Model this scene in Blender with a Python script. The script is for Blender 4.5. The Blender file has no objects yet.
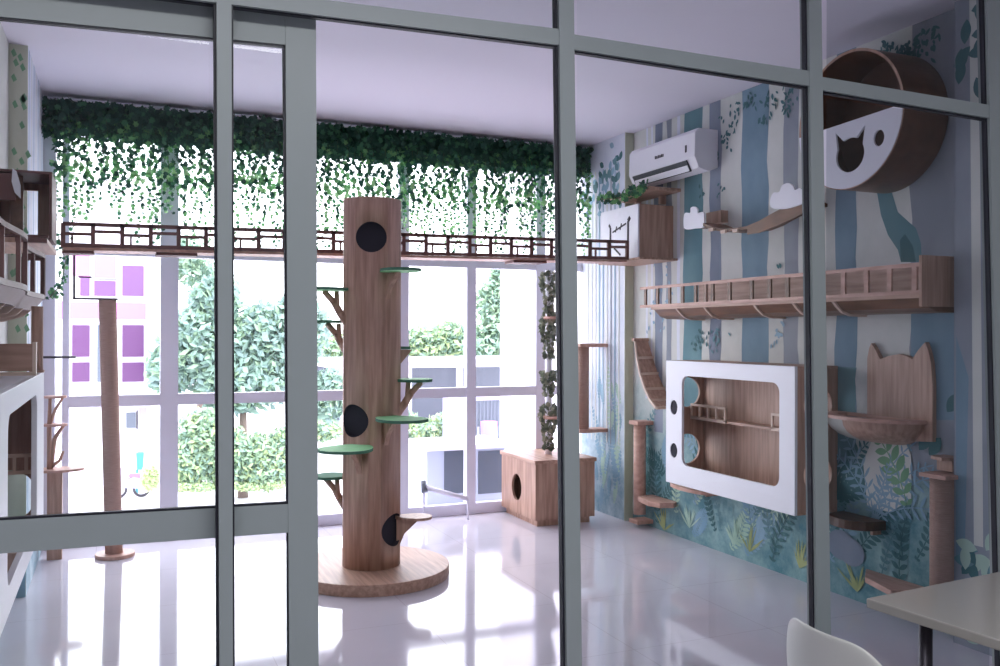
import bpy, bmesh, math, random
from mathutils import Vector, Matrix
from mathutils.geometry import tessellate_polygon
random.seed(7)
PI = math.pi
SC = bpy.context.scene
COL = SC.collection
rad = math.radians

# ------------------------------------------------------------------ camera
FPX, YAW, PIT, ROLL, EYE = 890.3, 23.256, .1185, .158, 1.5
_y, _t, _r = rad(YAW), rad(PIT), rad(ROLL)
FW = Vector((math.sin(_y)*math.cos(_t), math.cos(_y)*math.cos(_t), math.sin(_t)))
_R0 = Vector((math.cos(_y), -math.sin(_y), 0)); _U0 = _R0.cross(FW)
RT = _R0*math.cos(_r) + _U0*math.sin(_r)
UP = -_R0*math.sin(_r) + _U0*math.cos(_r)
cd = bpy.data.cameras.new('camera'); cam = bpy.data.objects.new('camera', cd); COL.objects.link(cam)
cd.sensor_width = 36; cd.lens = FPX/1000*36; cd.clip_start = .05; cd.clip_end = 400
cam.matrix_world = Matrix(((RT.x, UP.x, -FW.x, 0), (RT.y, UP.y, -FW.y, 0), (RT.z, UP.z, -FW.z, EYE), (0, 0, 0, 1)))
SC.camera = cam
SC.view_settings.view_transform = 'Standard'; SC.view_settings.look = 'None'
SC.view_settings.gamma = 1; SC.view_settings.use_curve_mapping = False
SC.view_settings.exposure = .62

# ------------------------------------------------------------------ world and large lights
W = bpy.data.worlds.new('overcast_sky'); SC.world = W; W.use_nodes = True
bg = W.node_tree.nodes['Background']
bg.inputs[0].default_value = (.93, .94, 1, 1); bg.inputs[1].default_value = 4.2

def area(name, loc, rot, sx, sy, power, col=(1, 1, 1), portal=False):
    l = bpy.data.lights.new(name, 'AREA'); l.shape = 'RECTANGLE'; l.size = sx; l.size_y = sy
    l.energy = power; l.color = col
    o = bpy.data.objects.new(name, l); COL.objects.link(o); o.location = loc; o.rotation_euler = rot
    if portal: l.cycles.is_portal = True
    return o
area('window_portal', (1.65, 7.12, 1.57), (rad(-90), 0, 0), 4.5, 3.2, 1, portal=True)
area('corridor_fill_light', (.6, .3, 3.05), (0, 0, 0), 3.0, .6, 52, (.95, .97, 1))  # unseen fill lamp, added to brighten the near side of the partition

# ------------------------------------------------------------------ helpers
def S(r, g, b, k=1.0):
    f = lambda c: (c/255/12.92 if c/255 <= .04045 else ((c/255+.055)/1.055)**2.4)*k
    return (f(r), f(g), f(b), 1)
def ray(px, py): return FW*FPX + RT*(px-500) - UP*(py-333)
def at(ax, v, px, py):               # the point where a sight line meets the plane axis = v
    d = ray(px, py); o = Vector((0, 0, EYE)); k = (v-o[ax])/d[ax]; return o + d*k
def onX(v, px, py): return at(0, v, px, py)
def onY(v, px, py): return at(1, v, px, py)
def onZ(v, px, py): return at(2, v, px, py)

def mat(name, col, rough=.5, spec=.5, metal=0, noise=None, bump=0, emis=None, trans=0):
    m = bpy.data.materials.new(name); m.use_nodes = True
    nt = m.node_tree; b = nt.nodes['Principled BSDF']
    b.inputs['Base Color'].default_value = col; b.inputs['Roughness'].default_value = rough
    b.inputs['Specular IOR Level'].default_value = spec; b.inputs['Metallic'].default_value = metal
    if noise:
        scale, col2, stretch = noise
        tc = nt.nodes.new('ShaderNodeTexCoord'); mp = nt.nodes.new('ShaderNodeMapping')
        mp.inputs['Scale'].default_value = stretch
        n = nt.nodes.new('ShaderNodeTexNoise'); n.inputs['Scale'].default_value = scale; n.inputs['Detail'].default_value = 5
        r = nt.nodes.new('ShaderNodeValToRGB'); r.color_ramp.elements[0].position = .35; r.color_ramp.elements[1].position = .65
        r.color_ramp.elements[0].color = col; r.color_ramp.elements[1].color = col2
        L = nt.links.new
        L(tc.outputs['Object'], mp.inputs[0]); L(mp.outputs[0], n.inputs['Vector']); L(n.outputs['Fac'], r.inputs[0]); L(r.outputs[0], b.inputs['Base Color'])
        if bump:
            bp = nt.nodes.new('ShaderNodeBump'); bp.inputs['Strength'].default_value = bump; bp.inputs['Distance'].default_value = .01
            L(n.outputs['Fac'], bp.inputs['Height']); L(bp.outputs[0], b.inputs['Normal'])
    if trans:
        t = nt.nodes.new('ShaderNodeBsdfTranslucent'); mx = nt.nodes.new('ShaderNodeMixShader'); mx.inputs[0].default_value = trans
        t.inputs[0].default_value = col
        nt.links.new(b.outputs[0], mx.inputs[1]); nt.links.new(t.outputs[0], mx.inputs[2])
        nt.links.new(mx.outputs[0], nt.nodes['Material Output'].inputs[0])
    return m

def glass_mat(name, tint, refl=1.0):
    m = bpy.data.materials.new(name); m.use_nodes = True; nt = m.node_tree; nt.nodes.clear()
    o = nt.nodes.new('ShaderNodeOutputMaterial'); t = nt.nodes.new('ShaderNodeBsdfTransparent'); g = nt.nodes.new('ShaderNodeBsdfGlossy')
    fr = nt.nodes.new('ShaderNodeFresnel'); fr.inputs[0].default_value = 1.45; mx = nt.nodes.new('ShaderNodeMixShader')
    mul = nt.nodes.new('ShaderNodeMath'); mul.operation = 'MULTIPLY'; mul.inputs[1].default_value = refl
    t.inputs[0].default_value = tint; g.inputs['Roughness'].default_value = .0
    nt.links.new(fr.outputs[0], mul.inputs[0]); nt.links.new(mul.outputs[0], mx.inputs[0])
    nt.links.new(t.outputs[0], mx.inputs[1]); nt.links.new(g.outputs[0], mx.inputs[2]); nt.links.new(mx.outputs[0], o.inputs[0])
    return m

class MB:
    def __init__(s): s.v = []; s.f = []; s.m = []; s.s = []
    def add(s, vs, fs, mi=0, sm=False):
        b = len(s.v); s.v += [Vector(v) for v in vs]
        for f in fs: s.f.append([b+i for i in f]); s.m.append(mi); s.s.append(sm)
        return s
    def box(s, a, b, mi=0):
        x0, x1 = sorted((a[0], b[0])); y0, y1 = sorted((a[1], b[1])); z0, z1 = sorted((a[2], b[2]))
        return s.add([(x0, y0, z0), (x1, y0, z0), (x1, y1, z0), (x0, y1, z0), (x0, y0, z1), (x1, y0, z1), (x1, y1, z1), (x0, y1, z1)],
              [(0, 3, 2, 1), (4, 5, 6, 7), (0, 1, 5, 4), (1, 2, 6, 5), (2, 3, 7, 6), (3, 0, 4, 7)], mi)
    def bar(s, p, q, wx, wz, side=None, mi=0):            # rectangular bar between two points
        p, q = Vector(p), Vector(q); d = (q-p).normalized()
        a = Vector(side) if side else d.cross(Vector((0, 0, 1)))
        if a.length < 1e-4: a = Vector((1, 0, 0))
        a = (a - d*a.dot(d)).normalized(); b = d.cross(a)
        vs = []
        for c in (p, q): vs += [c+a*wx/2+b*wz/2, c-a*wx/2+b*wz/2, c-a*wx/2-b*wz/2, c+a*wx/2-b*wz/2]
        return s.add(vs, [(0, 1, 2, 3), (7, 6, 5, 4), (0, 4, 5, 1), (1, 5, 6, 2), (2, 6, 7, 3), (3, 7, 4, 0)], mi)
    def cyl(s, p, q, r0, r1=None, n=24, caps=True, mi=0):
        p, q = Vector(p), Vector(q); r1 = r0 if r1 is None else r1; d = (q-p).normalized()
        a = d.orthogonal().normalized(); b = d.cross(a); vs = []
        for c, r in ((p, r0), (q, r1)):
            vs += [c + (a*math.cos(2*PI*i/n) + b*math.sin(2*PI*i/n))*r for i in range(n)]
        s.add(vs, [(i, (i+1) % n, n+(i+1) % n, n+i) for i in range(n)], mi, True)
        if caps:
            s.add(vs[:n], [tuple(range(n-1, -1, -1))], mi); s.add(vs[n:], [tuple(range(n))], mi)
        return s
    def tube(s, pts, rs, n=8, mi=0):
        for i in range(len(pts)-1): s.cyl(pts[i], pts[i+1], rs[i], rs[i+1], n, True, mi)
        return s
    def prism(s, loops, fn, w0, w1, mi=0, mi_side=None):     # loops: outline then holes, in (u,v); fn(u,v,w) -> point
        mi_side = mi if mi_side is None else mi_side
        flat = [p for l in loops for p in l]
        tris = tessellate_polygon([[Vector((p[0], p[1], 0)) for p in l] for l in loops])
        n = len(flat)
        vs = [fn(p[0], p[1], w0) for p in flat] + [fn(p[0], p[1], w1) for p in flat]
        s.add(vs, [tuple(t) for t in tris] + [tuple(n+i for i in reversed(t)) for t in tris], mi)
        k = 0
        for l in loops:
            m = len(l); q = []
            for i in range(m):
                a, b = l[i], l[(i+1) % m]
                s.add([fn(*a, w0), fn(*b, w0), fn(*b, w1), fn(*a, w1)], [(0, 1, 2, 3)], mi_side)
        return s
    def build(s, name, mats, parent=None, origin=None, bev=0, merge=True):
        me = bpy.data.meshes.new(name)
        off = Vector(origin) if origin is not None else Vector((0, 0, 0))
        base = off.copy(); p = parent
        while p is not None: base += p.location; p = p.parent
        me.from_pydata([tuple(v-base) for v in s.v], [], s.f)
        for m in (mats if isinstance(mats, (list, tuple)) else [mats]): me.materials.append(m)
        for i, pl in enumerate(me.polygons): pl.material_index = s.m[i]; pl.use_smooth = s.s[i]
        bm = bmesh.new(); bm.from_mesh(me); bmesh.ops.remove_doubles(bm, verts=bm.verts, dist=1e-5 if merge else 1e-9)
        bmesh.ops.recalc_face_normals(bm, faces=bm.faces); bm.to_mesh(me); bm.free(); me.update()
        o = bpy.data.objects.new(name, me); COL.objects.link(o); o.location = off; o.parent = parent
        if bev:
            b = o.modifiers.new('bevel', 'BEVEL'); b.width = bev; b.segments = 2; b.limit_method = 'ANGLE'; b.angle_limit = rad(40)
        return o
def tag(o, label, cat, group=None, kind=None):
    o['label'] = label; o['category'] = cat
    if group: o['group'] = group
    if kind: o['kind'] = kind
    return o
def thing(name, loc, label, cat, group=None):
    o = bpy.data.objects.new(name, None); COL.objects.link(o); o.location = loc; o.empty_display_size = .1
    return tag(o, label, cat, group)
def struct(mb, name, mats, parent=None, bev=0, merge=True):
    o = mb.build(name, mats, parent, bev=bev, merge=merge)
    if parent is None: o['kind'] = 'structure'
    return o
def circ(cu, cv, ru, rv=None, n=32, ph=0):
    rv = rv or ru; return [(cu+ru*math.cos(ph+2*PI*i/n), cv+rv*math.sin(ph+2*PI*i/n)) for i in range(n)]
def rrect(u0, v0, u1, v1, r, n=6):
    out = []
    for cu, cv, a in ((u1-r, v1-r, 0), (u0+r, v1-r, 90), (u0+r, v0+r, 180), (u1-r, v0+r, 270)):
        out += [(cu+r*math.cos(rad(a+90*i/n)), cv+r*math.sin(rad(a+90*i/n))) for i in range(n+1)]
    return out
def cut(o, cutters):
    for c in cutters:
        m = o.modifiers.new('hole', 'BOOLEAN'); m.object = c; m.operation = 'DIFFERENCE'; m.solver = 'EXACT'
    bpy.context.view_layer.update()
    dg = bpy.context.evaluated_depsgraph_get()
    me = bpy.data.meshes.new_from_object(o.evaluated_get(dg))
    o.modifiers.clear(); o.data = me
    for c in cutters: bpy.data.objects.remove(c)
YZ = lambda u, v, w: Vector((w, u, v))      # outline in (y, z), thickness along x
XZ = lambda u, v, w: Vector((u, w, v))
XY = lambda u, v, w: Vector((u, v, w))

# ------------------------------------------------------------------ materials
M = {}
WOODA, WOODB = S(200, 162, 142), S(168, 130, 112)
M['wood'] = mat('oak_veneer', WOODA, .45, noise=(3, WOODB, (14, 14, 1.0)))
M['walnut'] = mat('dark_walnut_veneer', S(104, 68, 48), .4, noise=(2.5, S(84, 52, 36), (6, 1.5, 6)))
M['wood_y'] = mat('oak_veneer_horizontal', WOODA, .45, noise=(3, WOODB, (14, 1.0, 14)))
M['wood_x'] = mat('oak_veneer_across', S(186, 146, 128), .45, noise=(3, S(156, 118, 102), (1.0, 14, 14)))
M['dark_wood'] = mat('brown_plywood', S(132, 92, 68), .4, noise=(2.5, S(104, 70, 50), (6, 1.5, 6)))
M['pale_edge'] = mat('pale_plywood_edge', S(218, 192, 176), .5)
M['rose_wood'] = mat('rosy_plywood', S(214, 170, 154), .45, noise=(3, S(190, 146, 130), (10, 2, 10)))
M['railing'] = mat('red_brown_stain', S(112, 72, 68), .5)
M['rope'] = mat('sisal_rope', S(206, 172, 158), .9, .1, noise=(6, S(178, 144, 132), (3, 3, 160)), bump=.6)
M['white'] = mat('white_laminate', S(240, 238, 246), .35)
M['white_wall'] = mat('white_paint', S(224, 222, 232), .8, .2)
M['ceiling'] = mat('ceiling_paint', S(226, 222, 234), .9, .2)
M['grey'] = mat('grey_green_powder_coat', S(142, 150, 149), .38, .5)
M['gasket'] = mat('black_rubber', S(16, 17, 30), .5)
M['win_frame'] = mat('white_window_frame', S(236, 234, 250), .4)
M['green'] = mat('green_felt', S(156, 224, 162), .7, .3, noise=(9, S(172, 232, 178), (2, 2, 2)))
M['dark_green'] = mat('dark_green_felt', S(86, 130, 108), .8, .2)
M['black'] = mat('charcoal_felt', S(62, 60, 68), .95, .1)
M['plastic'] = mat('white_plastic', S(186, 186, 180), .35)
M['ac_dark'] = mat('air_outlet_dark', S(38, 42, 56), .5)
M['olive'] = mat('olive_paint', S(212, 214, 196), .8, .2, noise=(3, S(194, 198, 176), (2, 2, .6)))
M['branch_ink'] = mat('dark_branch_paint', S(62, 58, 66), .7)
M['steel'] = mat('dark_steel', S(70, 66, 74), .4, metal=.5)
M['leafA'] = mat('ivy_leaf_dark', S(70, 124, 90), .5, .4, trans=.35)
M['leafB'] = mat('ivy_leaf_mid', S(108, 164, 104), .5, .4, trans=.4)
M['leafC'] = mat('ivy_leaf_deep', S(44, 86, 70), .5, .3, trans=.2)
M['leafD'] = mat('ivy_leaf_light', S(152, 192, 140), .5, .4, trans=.45)
M['stem'] = mat('vine_stem', S(84, 92, 62), .8)
M['glass'] = glass_mat('clear_partition_glass', (.93, .96, .95, 1))
M['glass_side'] = glass_mat('tinted_side_glass', (.66, .69, .71, 1))
M['win_glass'] = glass_mat('window_glass', (.97, .98, 1, 1), .5)

def floor_mat():
    m = bpy.data.materials.new('polished_tile'); m.use_nodes = True; nt = m.node_tree; b = nt.nodes['Principled BSDF']
    tc = nt.nodes.new('ShaderNodeTexCoord'); br = nt.nodes.new('ShaderNodeTexBrick'); mp = nt.nodes.new('ShaderNodeMapping')
    mp.inputs['Location'].default_value = (.13, .35, 0)
    br.offset = 0; br.inputs['Scale'].default_value = 1; br.inputs['Brick Width'].default_value = .8; br.inputs['Row Height'].default_value = .8
    br.inputs['Mortar Size'].default_value = .0022
    n = nt.nodes.new('ShaderNodeTexNoise'); n.inputs['Scale'].default_value = 1.6; n.inputs['Detail'].default_value = 8
    r = nt.nodes.new('ShaderNodeValToRGB'); r.color_ramp.elements[0].color = S(206, 200, 212); r.color_ramp.elements[1].color = S(226, 222, 232)
    L = nt.links.new; L(tc.outputs['Object'], mp.inputs[0]); L(mp.outputs[0], br.inputs['Vector']); L(tc.outputs['Object'], n.inputs['Vector'])
    L(n.outputs['Fac'], r.inputs[0]); L(r.outputs[0], br.inputs['Color1']); L(r.outputs[0], br.inputs['Color2'])
    br.inputs['Mortar'].default_value = S(196, 188, 198); L(br.outputs['Color'], b.inputs['Base Color'])
    b.inputs['Roughness'].default_value = .07; b.inputs['Specular IOR Level'].default_value = .9
    return m
M['floor'] = floor_mat()

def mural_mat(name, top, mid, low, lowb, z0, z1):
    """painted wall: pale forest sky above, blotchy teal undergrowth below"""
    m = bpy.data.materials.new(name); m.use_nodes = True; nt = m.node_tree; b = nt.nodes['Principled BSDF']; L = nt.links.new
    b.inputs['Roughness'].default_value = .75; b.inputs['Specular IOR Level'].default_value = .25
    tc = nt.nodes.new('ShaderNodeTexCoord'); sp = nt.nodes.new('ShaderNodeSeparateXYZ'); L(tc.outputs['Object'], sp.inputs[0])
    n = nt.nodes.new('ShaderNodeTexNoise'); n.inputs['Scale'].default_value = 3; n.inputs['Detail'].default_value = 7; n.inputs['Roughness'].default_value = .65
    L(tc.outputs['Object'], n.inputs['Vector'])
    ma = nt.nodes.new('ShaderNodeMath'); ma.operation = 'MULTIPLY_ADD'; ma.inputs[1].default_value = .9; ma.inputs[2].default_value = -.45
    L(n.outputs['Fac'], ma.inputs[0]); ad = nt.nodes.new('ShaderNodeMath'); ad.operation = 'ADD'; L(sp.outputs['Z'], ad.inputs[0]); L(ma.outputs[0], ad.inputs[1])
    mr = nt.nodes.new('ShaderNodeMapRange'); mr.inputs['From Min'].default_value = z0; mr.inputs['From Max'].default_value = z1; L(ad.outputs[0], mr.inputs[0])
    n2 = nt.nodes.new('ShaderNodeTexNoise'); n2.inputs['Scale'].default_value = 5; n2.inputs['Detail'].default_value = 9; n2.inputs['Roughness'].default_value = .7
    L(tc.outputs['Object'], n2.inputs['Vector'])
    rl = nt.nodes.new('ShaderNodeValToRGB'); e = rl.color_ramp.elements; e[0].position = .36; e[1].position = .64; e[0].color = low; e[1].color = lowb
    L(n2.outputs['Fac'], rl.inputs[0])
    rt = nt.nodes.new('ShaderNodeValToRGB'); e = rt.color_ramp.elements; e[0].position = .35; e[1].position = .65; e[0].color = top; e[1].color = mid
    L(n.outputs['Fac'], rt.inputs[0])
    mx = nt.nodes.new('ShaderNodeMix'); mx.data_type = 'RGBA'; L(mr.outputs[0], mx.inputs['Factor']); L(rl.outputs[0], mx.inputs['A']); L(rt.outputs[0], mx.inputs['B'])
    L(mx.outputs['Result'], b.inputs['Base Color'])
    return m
M['mural'] = mural_mat('forest_mural', S(208, 210, 206), S(220, 220, 216), S(84, 130, 142), S(150, 182, 184), .55, 1.25)
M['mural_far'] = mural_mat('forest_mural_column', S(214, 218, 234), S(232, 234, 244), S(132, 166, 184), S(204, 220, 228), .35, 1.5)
def paint(n, c, c2): return mat(n, c, .75, .25, noise=(2.2, c2, (1.5, 1.5, 1.0)))
M['p_teal'] = paint('mural_teal_trunk', S(96, 136, 146), S(116, 152, 160))
M['p_blue'] = paint('mural_blue_trunk', S(112, 140, 158), S(134, 160, 178))
M['p_grey'] = paint('mural_grey_trunk', S(140, 146, 158), S(160, 166, 176))
M['p_mauve'] = paint('mural_mauve_trunk', S(126, 136, 154), S(150, 158, 174))
M['p_pale'] = paint('mural_pale_trunk', S(212, 214, 208), S(226, 226, 220))
M['p_leafdark'] = paint('mural_dark_leaves', S(68, 108, 114), S(84, 124, 128))
M['p_leafgreen'] = paint('mural_green_leaves', S(112, 160, 124), S(140, 184, 146))
M['p_leaflight'] = paint('mural_pale_ferns', S(168, 198, 180), S(190, 214, 200))
M['p_leafblue'] = paint('mural_blue_ferns', S(130, 166, 190), S(156, 186, 204))
M['p_olive'] = paint('mural_olive_ferns', S(156, 166, 112), S(176, 184, 132))

# ------------------------------------------------------------------ the room
H = 3.14; XL, XR, YB, YP = -.57, 3.85, 6.95, 2.455
PXR, PXL = 3.77, -.475       # faces of the columns
struct(MB().box((-6, -3.2, -.12), (XR+.25, YB+.14, 0)), 'floor', M['floor'])
struct(MB().box((-6, -3.2, H), (XR+.25, YB+.25, H+.15)), 'ceiling', M['ceiling'])
# window wall: lintel hidden behind the ivy and a low sill
struct(MB().box((XL-.2, YB, 2.98), (XR+.2, YB+.2, H)).box((XL-.2, YB-.05, 0), (-.40, YB+.2, H)), 'wall_back', M['white_wall'])
# right wall with its painted mural
mw = MB(); mw.box((XR, -3.2, 0), (XR+.2, YB+.2, H), 0)
MUR = ['mural', 'p_teal', 'p_blue', 'p_grey', 'p_mauve', 'p_pale', 'p_leafdark', 'p_leafgreen', 'p_leaflight', 'p_leafblue', 'p_olive', 'olive', 'mural_far']
mi = {k: i for i, k in enumerate(MUR)}
NP = 0
def flat(mb, pts, lay, m, X=XR):          # a painted shape on the wall, pts in (y, z)
    global NP; NP += 1; x = X-.0005-.000003*NP
    tr = tessellate_polygon([[Vector((p[0], p[1], 0)) for p in pts]])
    mb.add([(x, p[0], p[1]) for p in pts], [tuple(t) for t in tr], mi[m])
def stripe(mb, px0, px1, pyref, m, z0=.75, z1=H, lay=1, X=XR, wob=.012, lean=0):
    ya, yb_ = onX(X, px0, pyref).y, onX(X, px1, pyref).y
    n = 14; L_, R_ = [], []
    for i in range(n+1):
        z = z0+(z1-z0)*i/n; k = (z-1.9)*lean
        L_.append((ya+k+random.uniform(-wob, wob), z)); R_.append((yb_+k+random.uniform(-wob, wob), z))
    flat(mb, L_+R_[::-1], lay, m, X)
for a in [(655, 663, 100, 'p_mauve'), (667, 672, 100, 'p_grey'), (683.5, 702.5, 255, 'p_teal'), (710, 721, 255, 'p_mauve'),
          (741.5, 768, 255, 'p_blue'), (784, 799, 255, 'p_grey'), (836, 857, 250, 'p_blue'), (911, 968, 240, 'p_grey')]:
    stripe(mw, a[0], a[1], a[2], a[3])
stripe(mw, 836, 856, 400, 'p_teal', .8, 1.32, 2)
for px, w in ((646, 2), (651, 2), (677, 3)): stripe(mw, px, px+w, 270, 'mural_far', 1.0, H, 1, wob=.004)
# the leaning forked trunk
P = lambda px, py: (onX(XR, px, py).y, onX(XR, px, py).z)
flat(mw, [P(877, 192), P(881, 215), P(888, 235), P(898, 250), P(901, 262), P(922, 262), P(921, 243), P(916, 228), P(909, 222), P(898, 212), P(892, 192)], 3, 'p_teal')
flat(mw, [P(901, 262), P(900, 240), P(905, 234), P(913, 246), P(916, 262)], 4, 'p_leafdark')
flat(mw, [P(911, 315), P(913, 308), P(922, 304), P(940, 304), P(957, 310), P(957, 420), P(911, 420)], 3, 'p_blue')
def leaf(mb, y, z, ang, l, w, m, lay, X=XR):
    pts = []
    for i in range(7): t = i/6; pts.append((t*l, w*math.sin(PI*t)**.8))
    for i in range(5, 0, -1): t = i/6; pts.append((t*l, -w*math.sin(PI*t)**.8))
    c, s = math.cos(ang), math.sin(ang)
    flat(mb, [(y+p[0]*c-p[1]*s, z+p[0]*s+p[1]*c) for p in pts], lay, m, X)
def frond(mb, y, z, ang, L_, curl, m, lay, ll=.09, n=11, X=XR, lw=.011):
    a = ang; st = L_/n
    for i in range(n):
        t = i/n; y2, z2 = y+st*math.cos(a), z+st*math.sin(a)
        k = math.sin(PI*(.15+.8*t))
        leaf(mb, y, z, a, st*1.3, .004, m, lay, X)
        leaf(mb, y, z, a+1.0, ll*k, lw*k+.003, m, lay, X); leaf(mb, y, z, a-1.0, ll*k, lw*k+.003, m, lay, X)
        y, z = y2, z2; a += curl/n
def spray(mb, y, z, n, L_, m, lay, a0=.2, a1=2.9, ll=.09, X=XR, lw=.011):
    for i in range(n):
        a = a0+(a1-a0)*(i+.5)/n+random.uniform(-.1, .1)
        frond(mb, y, z, a, L_*random.uniform(.75, 1.1), (1.1 if a > PI/2 else -1.1)*random.uniform(.5, 1.2), m, lay, ll, 11, X, lw)
rnd = random.Random(3)
for i in range(46):
    y = rnd.uniform(3.1, 6.2); z = rnd.uniform(0, .5)
    m = rnd.choice(['p_leafblue', 'p_leaflight', 'p_leafdark', 'p_leafblue', 'p_teal', 'p_leafdark'])
    z = max(z, .05)
    frond(mw, y, z, rnd.uniform(.7, 2.4), min(rnd.uniform(.25, .6), .9), rnd.uniform(-1.2, 1.2), m, 2+i % 5, rnd.uniform(.05, .11))
for px, py, m in ((665, 532, 'p_olive'), (750, 552, 'p_olive'), (800, 568, 'p_olive'), (858, 592, 'p_olive'), (690, 528, 'p_leaflight'), (735, 545, 'p_leaflight')):
    y, z = P(px, py); [leaf(mw, y, max(z, .01), rnd.uniform(.5, 2.6), rnd.uniform(.08, .2), .0055, m, 8) for _ in range(16)]
y, z = P(845, 500); spray(mw, y, z, 6, .4, 'p_leafdark', 8, .5, 2.6, .1)
flat(mw, [P(864, 462), P(872, 442), P(905, 440), P(912, 455), P(912, 500), P(890, 512), P(868, 506)], 2, 'p_pale')
y, z = P(876, 520); spray(mw, y, z, 6, .6, 'p_leafblue', 7, .9, 2.6, .08, lw=.006)
y, z = P(908, 505); frond(mw, y, z, 1.25, .42, -.5, 'p_leafgreen', 9, .11, 7, lw=.022)
y, z = P(880, 512); frond(mw, y, z, 1.7, .3, .3, 'p_leafblue', 9, .06, 9, lw=.006)
for px, py, a in ((955, 520, .2), (965, 545, .1), (962, 560, -.1), (962, 540, .9)):
    y, z = P(px, py); leaf(mw, y, z, PI-a, .16, .05, 'p_leafdark', 9)
for px, py, r in ((842, 545, .11), (852, 552, .10)):
    y, z = P(px, py); flat(mw, [(y+r*math.cos(t*.4), z+r*.8*math.sin(t*.4)) for t in range(16)], 6, 'p_mauve')
for px, py in ((915, 395), (948, 412), (920, 450), (930, 455)):
    y, z = P(px, py); leaf(mw, y, z, 2.2, .12, .035, 'p_leafdark', 9)
# hanging leaf garlands near the ceiling and small sprigs over the trunks
def garland(mb, px, py0, py1, m, dens, spread):
    for i in range(dens):
        q = rnd.random(); y, z = P(px+rnd.uniform(-spread, spread)+4*math.sin(q*5), py0+(py1-py0)*q)
        leaf(mb, y, z, rnd.uniform(3.5, 6), rnd.uniform(.025, .05), rnd.uniform(.006, .012), m, 5)
for a in [(732, 98, 150, 'p_leafdark', 26, 5), (722, 115, 160, 'p_leafdark', 14, 3), (768, 86, 124, 'p_leafdark', 26, 6), (787, 84, 112, 'p_leafdark', 26, 8),
          (752, 92, 108, 'p_leafdark', 16, 8), (700, 184, 205, 'p_leafdark', 6, 1), (720, 182, 200, 'p_leafdark', 6, 1), (776, 250, 280, 'p_leafdark', 5, 2),
          (778, 312, 345, 'p_leafblue', 12, 3), (700, 326, 350, 'p_leafdark', 18, 9), (718, 328, 350, 'p_teal', 18, 8), (668, 265, 330, 'p_leafblue', 16, 3),
          (655, 260, 330, 'p_leafblue', 12, 4), (905, 40, 60, 'p_leafdark', 40, 10), (925, 25, 60, 'p_leafdark', 40, 12), (885, 40, 52, 'p_leafdark', 20, 6)]:
    garland(mw, *a)
struct(mw, 'wall_right', [M[k] for k in MUR], merge=False)
mw = MB(); NP = 0
# corner column with mural face and olive flank
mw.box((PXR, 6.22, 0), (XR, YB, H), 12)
mw.box((PXR-.001, 6.215, 0), (XR, 6.22, H), 11)
for i in range(40):
    px = rnd.uniform(597, 624); y, z = onX(PXR, px, 300).y, rnd.uniform(.05, 1.0)
    if 6.28 < y < 6.88: frond(mw, y, z, rnd.uniform(1.2, 1.9), rnd.uniform(.15, .3), rnd.uniform(-.4, .4), rnd.choice(['p_leafblue', 'p_leaflight', 'p_leafblue']), 2+i % 4, .04, 8, PXR)
for i in range(9):
    y = 6.3+.065*i; flat(mw, [(y-.006, .6), (y+.01, .6), (y+.014, 2.9), (y-.003, 2.9)], 1, rnd.choice(['p_leafblue', 'p_pale', 'p_grey']), PXR)
for i in range(60):
    y, z = rnd.uniform(6.26, 6.9), rnd.uniform(2.5, 3.1); leaf(mw, y, z, rnd.uniform(0, 6), .08, .025, rnd.choice(['p_leafdark', 'p_teal', 'p_leafblue']), 3+i % 3, PXR)
struct(mw, 'trim_2', [M[k] for k in MUR], merge=False)
mw = MB(); NP = 0
# near column beside the glass
mw.box((PXR, 2.6, 0), (XR, 3.13, H), 3); mw.box((PXR-.001, 3.128, 0), (XR, 3.132, H), 3)
flat(mw, [(3.02, .5), (3.05, H), (3.0, H), (2.97, .5)], 1, 'p_pale', PXR)
flat(mw, [(3.12, .4), (3.12, 1.5), (3.05, 1.3), (3.07, .4)], 1, 'p_blue', PXR)
for k in range(26):
    leaf(mw, rnd.uniform(2.85, 3.1), rnd.uniform(.03, .5), rnd.uniform(0, 3.1), .12, .03, rnd.choice(['p_leafdark', 'p_teal', 'p_leaflight']), 3, PXR)
for i in range(20): leaf(mw, rnd.uniform(2.9, 3.1), rnd.uniform(2.7, 3.1), rnd.uniform(3, 6), .12, .03, 'p_leafdark', 3, PXR)
struct(mw, 'trim_3', [M[k] for k in MUR], merge=False)
# left wall and its column
ml = MB(); ml.box((XL-.2, YP, 0), (XL, YB+.2, H), 0); struct(ml, 'wall_left', M['mural']); ml = MB(); ml.box((XL, 5.73, 0), (PXL, YB-.05, H), 5); ml.box((XL, 5.722, 0), (PXL+.001, 5.73, H), 1)  # column face takes the paler mural, bright window light put into colour
for i in range(7):
    y0 = 5.8+.16*i
    ml.add([(PXL+.001, y0, .3), (PXL+.001, y0+.03, .3), (PXL+.001, y0+.03, H), (PXL+.001, y0, H)], [(0, 1, 2, 3)], 2+i % 2)
for i in range(34):
    x, z = rnd.uniform(XL+.005, PXL-.01), rnd.uniform(1.5, 3.1)
    ml.add([(x, 5.7205, z), (x+.015, 5.7205, z+.02), (x+.03, 5.7205, z-.015), (x+.012, 5.7205, z-.03)], [(0, 1, 2, 3)], 4)
ml.add([(XL, 5.7208, 0), (PXL, 5.7208, 0), (PXL, 5.7208, .24), (XL, 5.7208, .30)], [(0, 1, 2, 3)], 2)
struct(ml, 'trim_4', [M['mural'], M['olive'], M['p_leafblue'], M['p_pale'], M['p_leafgreen'], M['mural_far']])
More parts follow.
